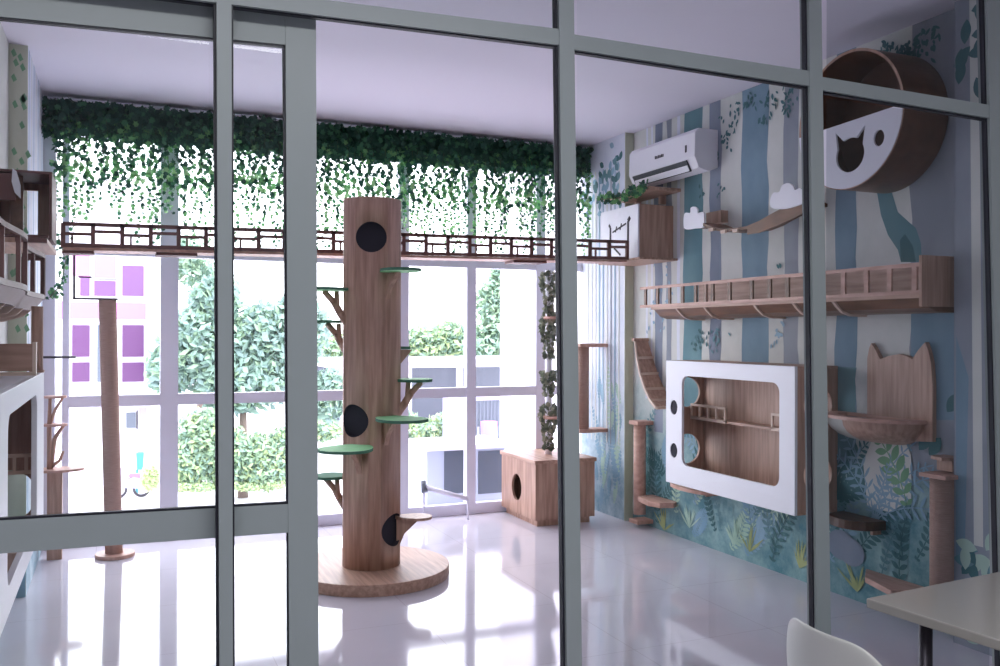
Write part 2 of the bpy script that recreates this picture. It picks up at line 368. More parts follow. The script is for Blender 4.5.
# corridor on the camera side of the glass
struct(MB().box((-6, -3.3, 0), (XR+.25, -3.2, H)), 'wall_corridor_back', M['white_wall'])
struct(MB().box((-6.1, -3.2, 0), (-6, YP, H)), 'wall_corridor_left', M['white_wall'])
struct(MB().box((-6, YP+.08, 0), (XL-.2, YP+.2, H)), 'wall_corridor_front', M['white_wall'])

# ------------------------------------------------------------------ windows along the back
fr = MB(); zt, zm = 2.98, 1.0
yf0, yf1 = YB-.02, YB+.05
def vert(px0, px1, z0=0, z1=zt):
    a, b = onY(YB, px0, 400).x, onY(YB, px1, 400).x; fr.box((a, yf0, z0), (b, yf1, z1)); return a, b
edges = [vert(62, 69), vert(160, 178), vert(398, 408), vert(466, 475), vert(535, 544)]
xa, xb = edges[0][0], XR+.02
fr.box((3.78, yf0, 0), (XR+.02, yf1, zt))
yg0, yg1 = yf0+.006, yf1-.006
fr.box((xa, yg0, .001), (xb, yg1, .09)); fr.box((xa, yg0, .98), (xb, yg1, 1.06)); fr.box((xa, yg0, 2.06), (xb, yg1, 2.14)); fr.box((xa, yg0, 2.9), (xb, yg1, zt-.001))
mid = onY(YB, 300, 400).x; fr.box((mid-.04, yf0, 0), (mid+.04, yf1, zt))
wf = struct(fr, 'window_1', M['win_frame'])
g = MB(); g.add([(xa, YB+.015, .08), (xb, YB+.015, .08), (xb, YB+.015, zt-.05), (xa, YB+.015, zt-.05)], [(0, 1, 2, 3)])
struct(g, 'window_pane', M['win_glass'], wf)
p = onY(YB-.06, 424, 487); q = onY(YB-.2, 468, 499)
s_ = thing('window_stay', (p.x, p.y, 0), 'white rod leaning out low at the window with grey end', 'rod')
MB().cyl(p, q, .02, .02, 14).build('rod', M['win_frame'], s_)
MB().cyl((p.x, p.y-.02, p.z-.04), (p.x, p.y+.02, p.z+.045), .028, .022, 14).build('end_cap', mat('grey_plastic', S(120, 126, 138)), s_)
for e in (p, q): MB().cyl((e.x, e.y, 0), (e.x, e.y, e.z), .008, .008, 8).build('foot', M['win_frame'], s_)

# ------------------------------------------------------------------ glass partition with sliding door
FY0, FY1 = 2.415, 2.462
pt = MB()
def ppt(px, py, Y=FY0): return onY(Y, px, py)
def quadbar(mb, pts, Y0, Y1, m):      # four picture corners (on the near plane) extruded in depth
    ps = [onY(Y0, *p) for p in pts]
    vs = ps + [Vector((p.x, Y1, p.z)) for p in ps]
    mb.add(vs, [(0, 1, 2, 3), (7, 6, 5, 4), (0, 4, 5, 1), (1, 5, 6, 2), (2, 6, 7, 3), (3, 7, 4, 0)], m)
def mull(x0t, x1t, x0b, x1b):
    k = lambda a, b, y: a+(b-a)*y/666
    quadbar(pt, [(k(x0t, x0b, -190), -190), (k(x1t, x1b, -190), -190), (k(x1t, x1b, 880), 880), (k(x0t, x0b, 880), 880)], FY0, FY1, 0)
    for a, b in ((x0t, x0b),):        # black gasket in the glazing groove, both flanks
        pa, pb = onY(FY0, k(a, b, -190), -190), onY(FY0, k(a, b, 880), 880)
        pt.add([(pa.x-.006, FY0+.012, pa.z), (pb.x-.006, FY0+.012, pb.z), (pb.x-.006, FY0+.032, pb.z), (pa.x-.006, FY0+.032, pa.z),
                (pa.x+.002, FY0+.012, pa.z), (pb.x+.002, FY0+.012, pb.z), (pb.x+.002, FY0+.032, pb.z), (pa.x+.002, FY0+.032, pa.z)],
               [(0, 1, 2, 3), (0, 4, 5, 1), (3, 2, 6, 7)], 1)
    pa, pb = onY(FY0, k(x1t, x1b, -190), -190), onY(FY0, k(x1t, x1b, 880), 880)
    pt.add([(pa.x+.005, FY0+.004, pa.z), (pb.x+.005, FY0+.004, pb.z), (pb.x-.001, FY0+.004, pb.z), (pa.x-.001, FY0+.004, pa.z)], [(0, 1, 2, 3)], 1) if x0t < 300 else None
mull(216.5, 231.5, 219.5, 233)
mull(559, 574, 567, 582)
mull(809, 821.5, 817.5, 831.5)
mull(987, 1004, 1003, 1020)
def rail(pl, pr, h, gap=True, y1=FY1-.002, Y0=FY0+.003):      # lower edge pl..pr, height h px
    quadbar(pt, [(pl[0], pl[1]-h), (pr[0], pr[1]-h), pr, pl], Y0, y1, 0)
    if gap: quadbar(pt, [(pl[0], pl[1]-.5), (pr[0], pr[1]-.5), (pr[0], pr[1]+3), (pl[0], pl[1]+3)], Y0+.012, Y0+.030, 1)
rail((-60, -31), (217, 2.5), 20); rail((231, 4.2), (560, 45), 16); rail((572, 49), (811, 86), 15); rail((820, 89.5), (990, 118), 13)
quadbar(pt, [(-200, 860), (1100, 860), (1100, 900), (-200, 900)], FY0, FY1, 0)
struct(pt, 'window_2', [M['grey'], M['gasket']]); pto = bpy.data.objects['window_2']
# panes fill every opening except the open doorway
zc = lambda px, py: onY(2.44, px, py)
def pane(name, px0, px1, z0, z1, m, Y=2.438):
    a, b = onY(Y, px0, 300).x, onY(Y, px1, 300).x
    struct(MB().add([(a, Y, z0), (b, Y, z0), (b, Y, z1), (a, Y, z1)], [(0, 1, 2, 3)]), name, M[m], pto)
ztr = 2.36
pane('fanlight_pane', -200, 216, 2.44, 3.12, 'glass'); pane('fanlight_pane', 232, 558, 2.42, 3.12, 'glass')
pane('fanlight_pane', 576, 806, ztr, 3.12, 'glass'); pane('side_pane', 576, 808, .1, ztr, 'glass')
pane('side_pane', 826, 990, .1, ztr-.02, 'glass_side'); pane('fanlight_pane', 826, 990, ztr, 3.12, 'glass_side')
pane('side_pane', 1010, 1100, .1, 3.12, 'glass')
# sliding door leaf
DY0, DY1 = 2.48, 2.515
dl = MB(); pt_save = pt; pt = dl
quadbar(dl, [(285.5, 15), (316, 19), (319.5, 870), (290.5, 870)], DY0, DY1, 0)
quadbar(dl, [(-60, -31), (290, 11), (290, 45.1), (-60, 10.6)], DY0+.002, DY1-.002, 0)
quadbar(dl, [(-60, 10.6), (285.5, 44.5), (285.5, 47), (-60, 13.4)], DY0+.005, DY0+.02, 1)
quadbar(dl, [(-60, 524), (289, 504), (289, 532.5), (-60, 558)], DY0+.002, DY1-.002, 0)
quadbar(dl, [(-60, 521.6), (289, 501.6), (289, 504), (-60, 524)], DY0+.005, DY0+.02, 1)
quadbar(dl, [(283, 44), (286, 44), (289.5, 504), (286.5, 504)], DY0+.005, DY0+.02, 1)
quadbar(dl, [(287, 533), (289.6, 533), (291, 870), (288.5, 870)], DY0+.005, DY0+.02, 1)
quadbar(dl, [(-100, 830), (300, 830), (300, 868), (-100, 868)], DY0+.002, DY1-.002, 0)
door = struct(dl, 'door_1', [M['grey'], M['gasket']]); pt = pt_save
xl_, xr_ = onY(2.53, -60, 300).x, onY(2.53, 288, 300).x
struct(MB().add([(xl_, 2.497, .05), (xr_, 2.497, .05), (xr_, 2.497, 2.33), (xl_, 2.497, 2.33)], [(0, 1, 2, 3)]), 'door_pane', M['glass'], door)

# ------------------------------------------------------------------ the big tree-trunk cat tower
TC = Vector((0, 0, EYE)) + (FW*FPX + RT*(372-500))*(5.56/FPX); TX, TY = TC.x, TC.y
Rh = Vector((RT.x, RT.y, 0)).normalized(); Fh = Vector((-FW.x, -FW.y, 0)).normalized()
def tdir(phi): return Rh*math.cos(rad(phi)) + Fh*math.sin(rad(phi))
TR = .179
tower = thing('cat_tower', (TX, TY, 0), 'tall round tree-trunk cat tower with green leaf steps and dark entry holes', 'cat tree')
b = MB().cyl((TX, TY, 0), (TX, TY, .07), .485, n=72); bo = b.build('base', M['wood_y'], tower, bev=.004)
ht = 2.335
tk = MB().cyl((TX, TY, .07), (TX, TY, ht), TR, n=64).build('trunk', [M['wood'], M['black']], tower)
TR2 = TR
cs = []
for phi, z, r in ((84, 2.09, .093), (122, .975, .10), (28, .30, .10)):
    d = tdir(phi); c = Vector((TX, TY, z)) + d*(TR-.05)
    cm = MB().cyl(c, c+d*.2, r, n=40); cs.append(cm.build('cutter', M['black']))
cut(tk, cs)
# felt lining inside the holes
for pl in tk.data.polygons: pass
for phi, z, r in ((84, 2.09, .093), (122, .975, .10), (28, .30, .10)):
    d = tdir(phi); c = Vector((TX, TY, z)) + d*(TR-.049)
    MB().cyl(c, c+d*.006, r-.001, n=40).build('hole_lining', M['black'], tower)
def step(phi, z, reach, wid, m, branch='y', tilt=0):
    d = tdir(phi); s = Vector((-d.y, d.x, 0)); O = Vector((TX, TY, 0))
    out = []
    for i in range(24):
        a = 2*PI*i/24; u = .5*reach*(1-math.cos(a)); w = .5*wid*math.sin(a)*(1.1-.25*math.cos(a))
        out.append((u, w))
    f = lambda u, v, w: O + d*(TR-.03+u) + s*v + Vector((0, 0, w+u*tilt))
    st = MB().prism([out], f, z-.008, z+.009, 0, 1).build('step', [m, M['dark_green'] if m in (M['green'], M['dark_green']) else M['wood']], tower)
    br = MB()
    def q(u, zz, v=0): return O + d*(TR+u) + s*v + Vector((0, 0, zz))
    if branch == 'y':
        br.tube([q(-.02, z-.21), q(.03, z-.14), q(.065, z-.08)], [.026, .024, .022], 10)
        br.tube([q(.065, z-.08), q(.13, z-.012)], [.02, .018], 10); br.tube([q(.045, z-.12), q(.05, z-.012)], [.018, .015], 10)
    else:
        pr = [(-.02, z-.17), (0, z-.17), (.03, z-.10), (.12, z-.012), (-.02, z-.012)]
        br.prism([pr], lambda u, v, w: q(u, v, w), -.016, .016)
    br.build('branch_bracket', M['wood'], tower)
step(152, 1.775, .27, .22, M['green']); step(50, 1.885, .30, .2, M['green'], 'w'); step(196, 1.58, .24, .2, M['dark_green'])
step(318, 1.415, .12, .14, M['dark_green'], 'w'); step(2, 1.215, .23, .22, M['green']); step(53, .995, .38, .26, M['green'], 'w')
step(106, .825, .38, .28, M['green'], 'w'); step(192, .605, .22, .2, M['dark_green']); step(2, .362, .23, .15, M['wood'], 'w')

# ------------------------------------------------------------------ ladder bridge across the windows
YBR = 5.74
pL_, pR_ = onY(YBR, 63, 247), onY(YBR, 627, 260); bx0, bx1 = pL_.x, pR_.x
zb = lambda x: pL_.z + (pR_.z-pL_.z)*(x-bx0)/(bx1-bx0)
bridge = thing('cat_bridge', ((bx0+bx1)/2, YBR+.1, 2.04), 'long red-brown lattice railed cat bridge crossing in front of the windows', 'cat bridge')
MB().bar((bx0, YBR+.1, zb(bx0)-.008), (bx1, YBR+.1, zb(bx1)-.008), .2, .016).build('deck', M['rose_wood'], bridge)
for yy in (YBR,):
    m_ = MB(); n = 24; st = (bx1-bx0)/n
    m_.bar((bx0, yy, zb(bx0)+.012), (bx1, yy, zb(bx1)+.012), .016, .022); m_.bar((bx0, yy, zb(bx0)+.135), (bx1, yy, zb(bx1)+.135), .018, .022)
    for i in range(n+1):
        x = bx0+st*i; m_.bar((x, yy, zb(x)), (x, yy, zb(x)+.14), .024, .018)
        if i < n:
            hgt = .078 if i % 2 == 0 else .095; x2 = x+st
            m_.bar((x, yy, zb(x)+hgt), (x2, yy, zb(x2)+hgt), .014, .018)
            if i % 2 == 0: m_.bar((x+st*.3, yy, zb(x)), (x+st*.3, yy, zb(x)+hgt), .012, .012)
    m_.build('railing', M['railing'], bridge)
for p0, p1, py in ((62, 94, 253), (156, 197, 252), (512, 545, 259)):
    a, b_ = onY(YBR+.05, p0, py), onY(YBR+.05, p1, py)
    MB().bar((a.x, YBR+.1, zb(a.x)-.026), (b_.x, YBR+.1, zb(b_.x)-.026), .16, .016).build('support_plate', M['railing'], bridge)

# ------------------------------------------------------------------ ivy
def ivy_leaf(mb, c, s, m, rg):
    a = rg.uniform(0, 2*PI); t = rg.uniform(-.9, .9); e1 = Vector((math.cos(a), math.sin(a)*.6, t)).normalized()
    e2 = e1.cross(Vector((rg.uniform(-.4, .4), 1, rg.uniform(-.4, .4)))).normalized()
    pts = [(0, -.5), (.42, -.28), (.30, .02), (.5, .2), (.16, .2), (0, .6), (-.16, .2), (-.5, .2), (-.30, .02), (-.42, -.28)]
    mb.add([c+e1*p[0]*s+e2*p[1]*s for p in pts], [tuple(range(10))], m)
LM = [M['leafA'], M['leafB'], M['leafC'], M['leafD'], M['stem']]
rg = random.Random(11)
hv = MB(); hv.box((XL+.12, 6.84, 2.88), (3.75, 6.87, H-.03), 2)
for i in range(3600):
    x = rg.uniform(XL+.1, 3.74); z = H-.03-.02*(3.6-x)/4-rg.random()**1.1*.245
    ivy_leaf(hv, Vector((x, rg.uniform(6.71, 6.83), z)), rg.uniform(.035, .06), rg.choice([2, 2, 2, 2, 0]), rg)
vo = hv.build('ivy_valance', LM, origin=(1.5, 6.7, 2.84)); tag(vo, 'dense dark green artificial ivy band along the ceiling above the windows', 'ivy', kind='stuff')
protos = []
for k in range(10):
    v = MB(); Lh = [.80, .66, .74, .58, .78, .50, .70, .62, .84, .46][k]; xx = yy = 0; z = 0; pts = []
    while z > -Lh:
        pts.append(Vector((xx, yy, z)))
        ivy_leaf(v, Vector((xx+rg.uniform(-.025, .025), yy+rg.uniform(-.02, .02), z)), rg.uniform(.032, .052) if z > -.42 else rg.uniform(.026, .04),
                 rg.choice([0, 1, 0, 1, 3, 2] if z < -.25 else [2, 0, 2, 1]), rg)  # leaves lighter lower down, window backlight put into their colour
        z -= rg.uniform(.016, .03) if z > -.35 else rg.uniform(.021, .034); xx += rg.uniform(-.006, .006)
    for a, b_ in zip(pts[:-1:3], pts[3::3]): v.bar(a, b_, .002, .002, (1, 0, 0), 4)
    o = v.build('ivy_vine', LM); protos.append(o)
cnt = 0
NV = 150
for i in range(NV):
    x = XL+.16+(3.72-XL-.16)*(i+.5)/NV + rg.uniform(-.012, .012); k = rg.randrange(10)
    o = protos[k] if k is not None and protos[k].get('label') is None else protos[k].copy()
    if o.name not in COL.objects: COL.objects.link(o)
    o.location = (x, rg.uniform(6.68, 6.80), 2.95+rg.uniform(-.03, .03)); o.rotation_euler = (0, 0, rg.choice([0, PI]))
    tag(o, 'single strand of green ivy hanging in front of the windows', 'ivy', 'ivy strands hanging from the ceiling band')
for o in protos:
    if o.get('label') is None: bpy.data.objects.remove(o)
def small_ivy(name, pts, n, s, spread, label, cols=(0, 2, 0, 1)):
    v = MB(); L_ = len(pts)-1
    for i in range(n):
        t = rg.random()*L_; j = min(int(t), L_-1); c = pts[j].lerp(pts[j+1], t-j)
        ivy_leaf(v, c+Vector([rg.uniform(-spread, spread) for _ in range(3)]), rg.uniform(.7, 1.2)*s, rg.choice(cols), rg)
    v.tube(pts, [.004]*len(pts), 6, 4)
    return tag(v.build(name, LM, origin=pts[-1]), label, 'ivy')
small_ivy('ivy_garland', [onX(-.33, 58, 236), onX(-.33, 66, 260), onX(-.33, 61, 285), onX(-.33, 50, 297)], 70, .028, .03, 'short leafy ivy garland by the left end of the lattice bridge')
small_ivy('ivy_garland', [onX(3.50, 600, 199), onX(3.50, 618, 198), onX(3.50, 634, 192), onX(3.50, 646, 186)], 80, .045, .035, 'ivy trailing under the short shelf by the air conditioner')

# ------------------------------------------------------------------ plant-wrapped post, cabinet, corner post
cab = thing('litter_cabinet', (3.27, 6.6, 0), 'low wooden cabinet with an oval cat hole in the window corner', 'cabinet')
cx0, cx1, cy0, cy1, ch = 2.995, 3.52, 6.26, 6.925, .52
holep = onX(cx0, 516.5, 487)
MB().prism([[(cy0, .05), (cy1, .05), (cy1, ch-.03), (cy0, ch-.03)], circ(holep.y, holep.z, .095, .108)], YZ, cx0, cx0+.02).build('hole_panel', M['wood'], cab)
MB().box((cx0+.02, cy0, .05), (cx1, cy0+.018, ch-.03)).build('side_panel', M['wood'], cab)
MB().box((cx0+.02, cy1-.018, .05), (cx1, cy1, ch-.03)).build('side_panel', M['wood'], cab)
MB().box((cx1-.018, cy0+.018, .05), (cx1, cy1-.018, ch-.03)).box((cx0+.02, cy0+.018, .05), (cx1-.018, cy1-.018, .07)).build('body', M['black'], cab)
MB().box((cx0-.012, cy0-.012, ch-.03), (cx1+.012, cy1+.012, ch)).build('top', M['wood_y'], cab, bev=.003)
MB().box((cx0+.03, cy0+.03, 0), (cx1-.03, cy1-.03, .05)).build('plinth', M['wood'], cab)
vp = thing('plant_post', (3.265, 6.58, ch), 'slim white post wrapped in grey-green leaves standing on the wooden cabinet', 'post')
MB().cyl((3.265, 6.58, ch), (3.265, 6.58, 2.03), .028, n=20).build('pole', M['white'], vp)
GL = [mat('dusty_leaf', S(128, 136, 116), .6, trans=.2), mat('dusty_leaf_dark', S(98, 106, 92), .6, trans=.2), mat('dusty_leaf_pale', S(160, 160, 140), .6, trans=.2)]
vs_ = [MB(), MB(), MB()]
for i in range(1000):
    t = rg.random(); z = ch+.04+1.46*t
    if 1.20 < z < 1.31 or .93 < z < 1.0: continue
    v = vs_[0 if z < .95 else 1 if z < 1.25 else 2]
    a = rg.uniform(0, 2*PI); r = .045+.02*math.sin(z*17)+rg.uniform(-.008, .012); ivy_leaf(v, Vector((3.265+r*math.cos(a), 6.58+r*math.sin(a), z)), rg.uniform(.032, .05), rg.choice([0, 1, 2]), rg)
for v in vs_: v.build('leaf_wrap', GL, vp)
for pxy in ((548, 318), (549, 417)):
    c = onY(6.58, *pxy); MB().cyl((3.285, 6.55, c.z-.012), (3.285, 6.55, c.z+.012), .075, n=24).build('perch', M['rose_wood'], vp)
def wpost(name, c, z0, z1, r, label, plates=(), m='rope', wallx=PXR):
    t = thing(name, (c[0], c[1], z0), label, 'scratching post')
    MB().cyl((c[0], c[1], z0), (c[0], c[1], z1), r, n=28).build('pole', M[m], t)
    for z, h in plates:
        MB().box((c[0]-r*1.25, c[1]-r*1.35, z), (wallx, c[1]+r*1.35, z+h)).build('mounting_plate', M['rose_wood'], t, bev=.003)
    return t
c = onY(6.55, 583, 390)
wpost('scratching_post', (c.x, 6.55), .72, 1.40, .05, 'wall-mounted scratching post at the far column, above the wooden cabinet', ((1.40, .03), (.69, .03)))

# ------------------------------------------------------------------ free standing rope post on the left
rp = thing('rope_post', (-.01, 6.54, 0), 'tall free-standing rope scratching post with a thin round base', 'scratching post')
MB().cyl((-.01, 6.54, 0), (-.01, 6.54, .025), .125, n=40).build('base', M['rose_wood'], rp, bev=.004)
pA, pB = onY(6.54, 107.5, 300), onY(6.54, 114, 545)
MB().cyl((pB.x, 6.54, .025), (pA.x, 6.54, pA.z), .055, n=32).build('pole', M['rope'], rp)
a, b_ = onY(6.54, 73, 298), onY(6.54, 118, 299)
MB().box((a.x, 6.50, pA.z), (b_.x, 6.58, pA.z+.012)).build('top_plate', M['steel'], rp)
a2 = onY(6.54, 73, 254); MB().box((a.x, 6.52, pA.z), (a.x+.014, 6.54, a2.z)).build('hanger', M['steel'], rp)

# ------------------------------------------------------------------ air conditioner
ac = thing('air_conditioner', (XR-.09, 5.53, 2.63), 'white split air conditioner high on the mural wall', 'air conditioner')
f0 = onX(3.674, 632, 151); f1 = onX(3.674, 697, 131); z1_ = 2.935; z0_ = 2.64; ya, yb_ = 5.107, 5.965
prof = [(XR-.001, z0_+.03), (XR-.001, z1_), (XR-.17, z1_), (XR-.195, z1_-.03), (XR-.20, z0_+.10), (XR-.16, z0_+.02), (XR-.08, z0_)]
MB().prism([prof], lambda u, v, w: Vector((u, w, v)), ya, yb_).build('housing', M['white'], ac, bev=.006)
MB().prism([[(XR-.1985, z0_+.085), (XR-.158, z0_+.012), (XR-.164, z0_+.006), (XR-.206, z0_+.08)]], lambda u, v, w: Vector((u, w, v)), ya+.09, yb_-.06).build('outlet', M['ac_dark'], ac)
MB().prism([[(XR-.190, z0_+.050), (XR-.186, z0_+.053), (XR-.170, z0_+.014), (XR-.174, z0_+.010)]], lambda u, v, w: Vector((u, w, v)), ya+.10, yb_-.07).build('louvre', M['white'], ac)
lg = MB()
for k in range(6): lg.box((XR-.1985, 5.60-.02*k, z0_+.165), (XR-.2005, 5.588-.02*k, z0_+.185-.003*(k % 2)))
lg.box((XR-.1985, 5.60, z0_+.162), (XR-.2003, 5.488, z0_+.166)); lg.build('logo', M['steel'], ac)
MB().box((XR-.1985, 5.22, z0_+.14), (XR-.2005, 5.20, z0_+.19)).build('indicator', M['steel'], ac)

# ------------------------------------------------------------------ corner box house on the right wall
hx = 3.541; bh = thing('cat_house', ((hx+XR)/2, 5.95, 2.07), 'boxy wall cat house with white branch-painted front at the bridge end', 'cat house')
y0, y1, z0, z1 = 5.655, 6.21, 2.075, 2.475
MB().box((hx+.012, y0, z0), (XR, y0+.016, z1)).build('side_panel', M['wood'], bh)
MB().box((hx+.012, y0+.016, z1-.016), (XR, y1, z1)).box((hx+.012, y0+.016, z0), (XR, y1, z0+.016)).box((hx+.012, y1-.016, z0+.016), (XR, y1, z1-.016)).build('carcass', M['wood'], bh)
fm = MB().prism([[(y0, z0), (y1, z0), (y1, z1), (y0, z1)]], YZ, hx, hx+.012).build('front_panel', M['white'], bh)
ink = MB()
def ix(u, v): return Vector((hx-.002, y0+(y1-y0)*u, z0+(z1-z0)*v))
for a_, b2, w in (((.25, .02), (.25, .72), .022), ((.72, .05), (.72, .66), .02), ((.25, .72), (.2, .78), .03), ((.72, .66), (.76, .72), .02), ((.3, .68), (.66, .56), .012), ((.42, .70), (.46, .58), .01), ((.55, .66), (.58, .55), .01), ((.62, .25), (.45, .1), .014)):
    ink.bar(ix(*a_), ix(*b2), w, .003, (0, 1, 0))
ink.build('branch_drawing', M['branch_ink'], bh)
MB().box((hx-.02, y0-.06, z0-.016), (XR, y1, z0)).build('base_board', M['wood'], bh)
sh = thing('wall_shelf', (3.66, 6.0, 2.6), 'short wooden shelf with ivy under the air conditioner, above the boxy cat house', 'shelf')
a, b_ = onX(3.56, 598, 199), onX(3.56, 649, 185)
MB().box((3.56, b_.y, 2.565), (XR if False else 3.84, 6.2, 2.59)).build('board', M['wood_y'], sh, bev=.003)
for q_ in (5.75, 6.1): MB().box((3.80, q_, 2.5), (3.849, q_+.03, 2.565)).build('bracket', M['wood'], sh)

# ------------------------------------------------------------------ long railed walkway on the mural wall
wx = 3.60
wk = thing('wall_walkway', (3.72, 4.6, 1.68), 'long wall-mounted wooden cat walkway with railing above the white screen-shaped box', 'cat walkway')
A = onX(wx, 648, 305); B = onX(wx, 918, 284)
yF, yN = onX(wx, 640, 300).y, 3.19
zd = 1.705
yD = onX(wx, 651, 300).y
MB().box((wx, yN, zd-.018), (XR-.001, yD, zd)).build('deck', M['wood_y'], wk, bev=.002)
MB().prism([[(wx+.02, zd-.018), (wx+.07, zd-.066), (wx+.13, zd-.085), (XR-.002, zd-.088), (XR-.002, zd-.018)]], lambda u, v, w: Vector((u, w, v)), yN, yD-.01).build('under_board', M['dark_wood'], wk)
rl = MB(); rl.box((wx, yN, zd), (wx+.012, yF, zd+.02)); rl.box((wx, yN, zd+.135), (wx+.012, yF, zd+.155)); rl.build('railing', M['rose_wood'], wk)
pxs = [645, 657, 669, 682, 695, 705, 712, 729, 751, 769, 787, 806, 843, 866, 889, 914]
for p_ in pxs:
    y = onX(wx, p_, 290).y
    if y < yF: MB().box((wx, y-.014, zd+.02), (wx+.012, y+.014, zd+.135)).build('baluster', M['dark_wood'] if p_ < 800 else M['rose_wood'], wk)
yb1 = onX(XR, 700, 290).y
MB().box((XR-.014, yN, zd), (XR, yb1, zd+.165)).build('back_board', M['wood_y'], wk)
MB().box((wx, yN-.016, zd-.06), (XR, yN, zd+.19)).build('end_panel', M['wood'], wk)
for p_ in (679, 707, 757, 796, 836):
    y = onX(wx+.03, p_, 308).y
    pr = [(XR-.003, zd-.018), (wx+.005, zd-.018), (wx+.03, zd-.045), (wx+.07, zd-.078), (wx+.13, zd-.097), (XR-.003, zd-.10)]
    MB().prism([pr], lambda u, v, w: Vector((u, w, v)), y-.009, y+.009).build('bracket', M['pale_edge'], wk)

# ------------------------------------------------------------------ drum wheel
def disc_pts(yc, zc, r, a0, a1, n=48): return [(yc+r*math.cos(a0+(a1-a0)*i/n), zc+r*math.sin(a0+(a1-a0)*i/n)) for i in range(n+1)]
wy, wz, wr, wfx = 3.585, 2.637, .364, 3.535
wh = thing('drum_bed', (3.69, wy, wz-wr), 'big round wooden drum cat bed with white half-moon front panel', 'cat bed')
MB().prism([circ(wy, wz, wr, n=72), circ(wy, wz, wr-.014, n=72)], YZ, wfx, XR-.013).build('drum', M['walnut'], wh)
MB().prism([circ(wy, wz, wr-.014, n=72)], YZ, XR-.028, XR-.013).build('back_panel', M['walnut'], wh)
MB().prism([circ(wy, wz, wr+.001, n=72), circ(wy, wz, wr-.012, n=72)], YZ, wfx-.003, wfx).build('rim', M['wood'], wh)
pL, pR = onX(wfx, 823, 127), onX(wfx, 893, 105)
zl = lambda y: pR.z + (pL.z-pR.z)*(y-pR.y)/(pL.y-pR.y)
moon = [p_ for p_ in circ(wy, wz, wr-.004, n=96) if p_[1] < zl(p_[0])]
moon.sort(key=lambda p_: math.atan2(p_[1]-(wz-.15), p_[0]-wy))
cc = onX(wfx, 851, 155); ch_ = []
cr = .098
for i in range(40):
    a = 2*PI*i/40; ch_.append((cc.y+cr*math.cos(a), cc.z+cr*.92*math.sin(a), math.degrees(a)))
cathole = []
for y, z, d in ch_:
    if 30 <= d <= 62: 
        if d < 50 and d > 40: cathole.append((cc.y+cr*1.05, cc.z+cr*1.38))
    elif 118 <= d <= 150:
        if 130 < d < 140: cathole.append((cc.y-cr*1.05, cc.z+cr*1.38))
    else: cathole.append((y, z))
sc = onX(wfx, 880, 138)
MB().prism([moon, cathole, circ(sc.y, sc.z, .035, .042, 24)], YZ, wfx-.008, wfx+.004).build('front_panel', M['white'], wh)

# ------------------------------------------------------------------ cloud steps and curved bridge
def cloud(name, out, X, label):
    pts = []; n = len(out)
    for i in range(n):              # rounded outline through the bump points
        a, b2, c2, d2 = [Vector(out[(i+k) % n]) for k in (-1, 0, 1, 2)]
        for t in (0, .25, .5, .75):
            q = .5*((2*b2)+(c2-a)*t+(2*a-5*b2+4*c2-d2)*t*t+(3*b2-a-3*c2+d2)*t**3); w = onX(X, *q); pts.append((w.y, w.z))
    ys = [p_[0] for p_ in pts]; zs = [p_[1] for p_ in pts]; yc = (min(ys)+max(ys))/2; hw = (max(ys)-min(ys))*.35
    t = thing(name, (X, yc, min(zs)), label, 'cat step')
    MB().prism([pts], YZ, X, X+.012).build('cloud_panel', M['white'], t)
    MB().box((X+.012, yc-hw, min(zs)+.02), (XR-.001, yc+hw, min(zs)+.035)).build('step_board', M['dark_wood'], t)
    return t
cloud('cloud_step', [(685, 229), (683.5, 220), (685, 213), (690, 213), (690.5, 208), (694, 206.5), (697.5, 209), (698, 213), (703, 212), (704, 219), (703, 227), (694, 228.5)], 3.68, 'white cloud-shaped wall step left of the curved wooden bridge')
cloud('cloud_step', [(772, 208), (770, 201), (773, 193), (779, 192), (782, 185.5), (788, 183), (793, 186), (795, 190), (800, 188), (803, 193), (803, 202), (796, 206), (784, 209)], 3.64, 'white cloud-shaped wall step at the raised end of the curved bridge')
cb = thing('curved_bridge', (3.73, 4.7, 2.2), 'curved brown plywood cat bridge hung on the mural below the air conditioner', 'cat bridge')
path = [(703, 226), (712, 230), (724, 232), (736, 231), (748, 229), (760, 224), (772, 217), (784, 211), (795, 207), (803, 205)]
for X0, X1, nm in ((3.66, XR-.005, 'plank'),):
    v = MB(); pp = [onX(X0, *q_) for q_ in path]
    for i in range(len(pp)-1):
        a, b2 = pp[i], pp[i+1]
        v.add([(X0, a.y, a.z), (X0, b2.y, b2.z), (X1, b2.y, b2.z), (X1, a.y, a.z), (X0, a.y, a.z+.02), (X0, b2.y, b2.z+.02), (X1, b2.y, b2.z+.02), (X1, a.y, a.z+.02)],
              [(0, 1, 2, 3), (7, 6, 5, 4), (0, 4, 5, 1), (2, 6, 7, 3), (3, 7, 4, 0), (1, 5, 6, 2)])
    v.build(nm, M['dark_wood'], cb)
    v = MB()
    for i in range(4, len(pp)-1):
        a, b2 = pp[i], pp[i+1]; hh = lambda k: .07*math.sin(min(1, max(0, (k-2.5)/6.5))*PI*.75)
        v.prism([[(a.y, a.z-hh(i)), (b2.y, b2.z-hh(i+1)), (b2.y, b2.z+.02), (a.y, a.z+.02)]], YZ, X0-.006, X0)
    v.build('side_board', M['dark_wood'], cb)
a, b2 = onX(3.79, 706, 222), onX(3.79, 721, 210); MB().box((3.79, b2.y, a.z-.02), (XR-.002, a.y, b2.z)).build('end_block', M['wood'], cb)
for q_ in path[1:4]:
    a = onX(3.655, *q_); MB().box((3.645, a.y-.025, a.z-.008), (3.66, a.y+.025, a.z+.012)).build('slat', M['pale_edge'], cb)

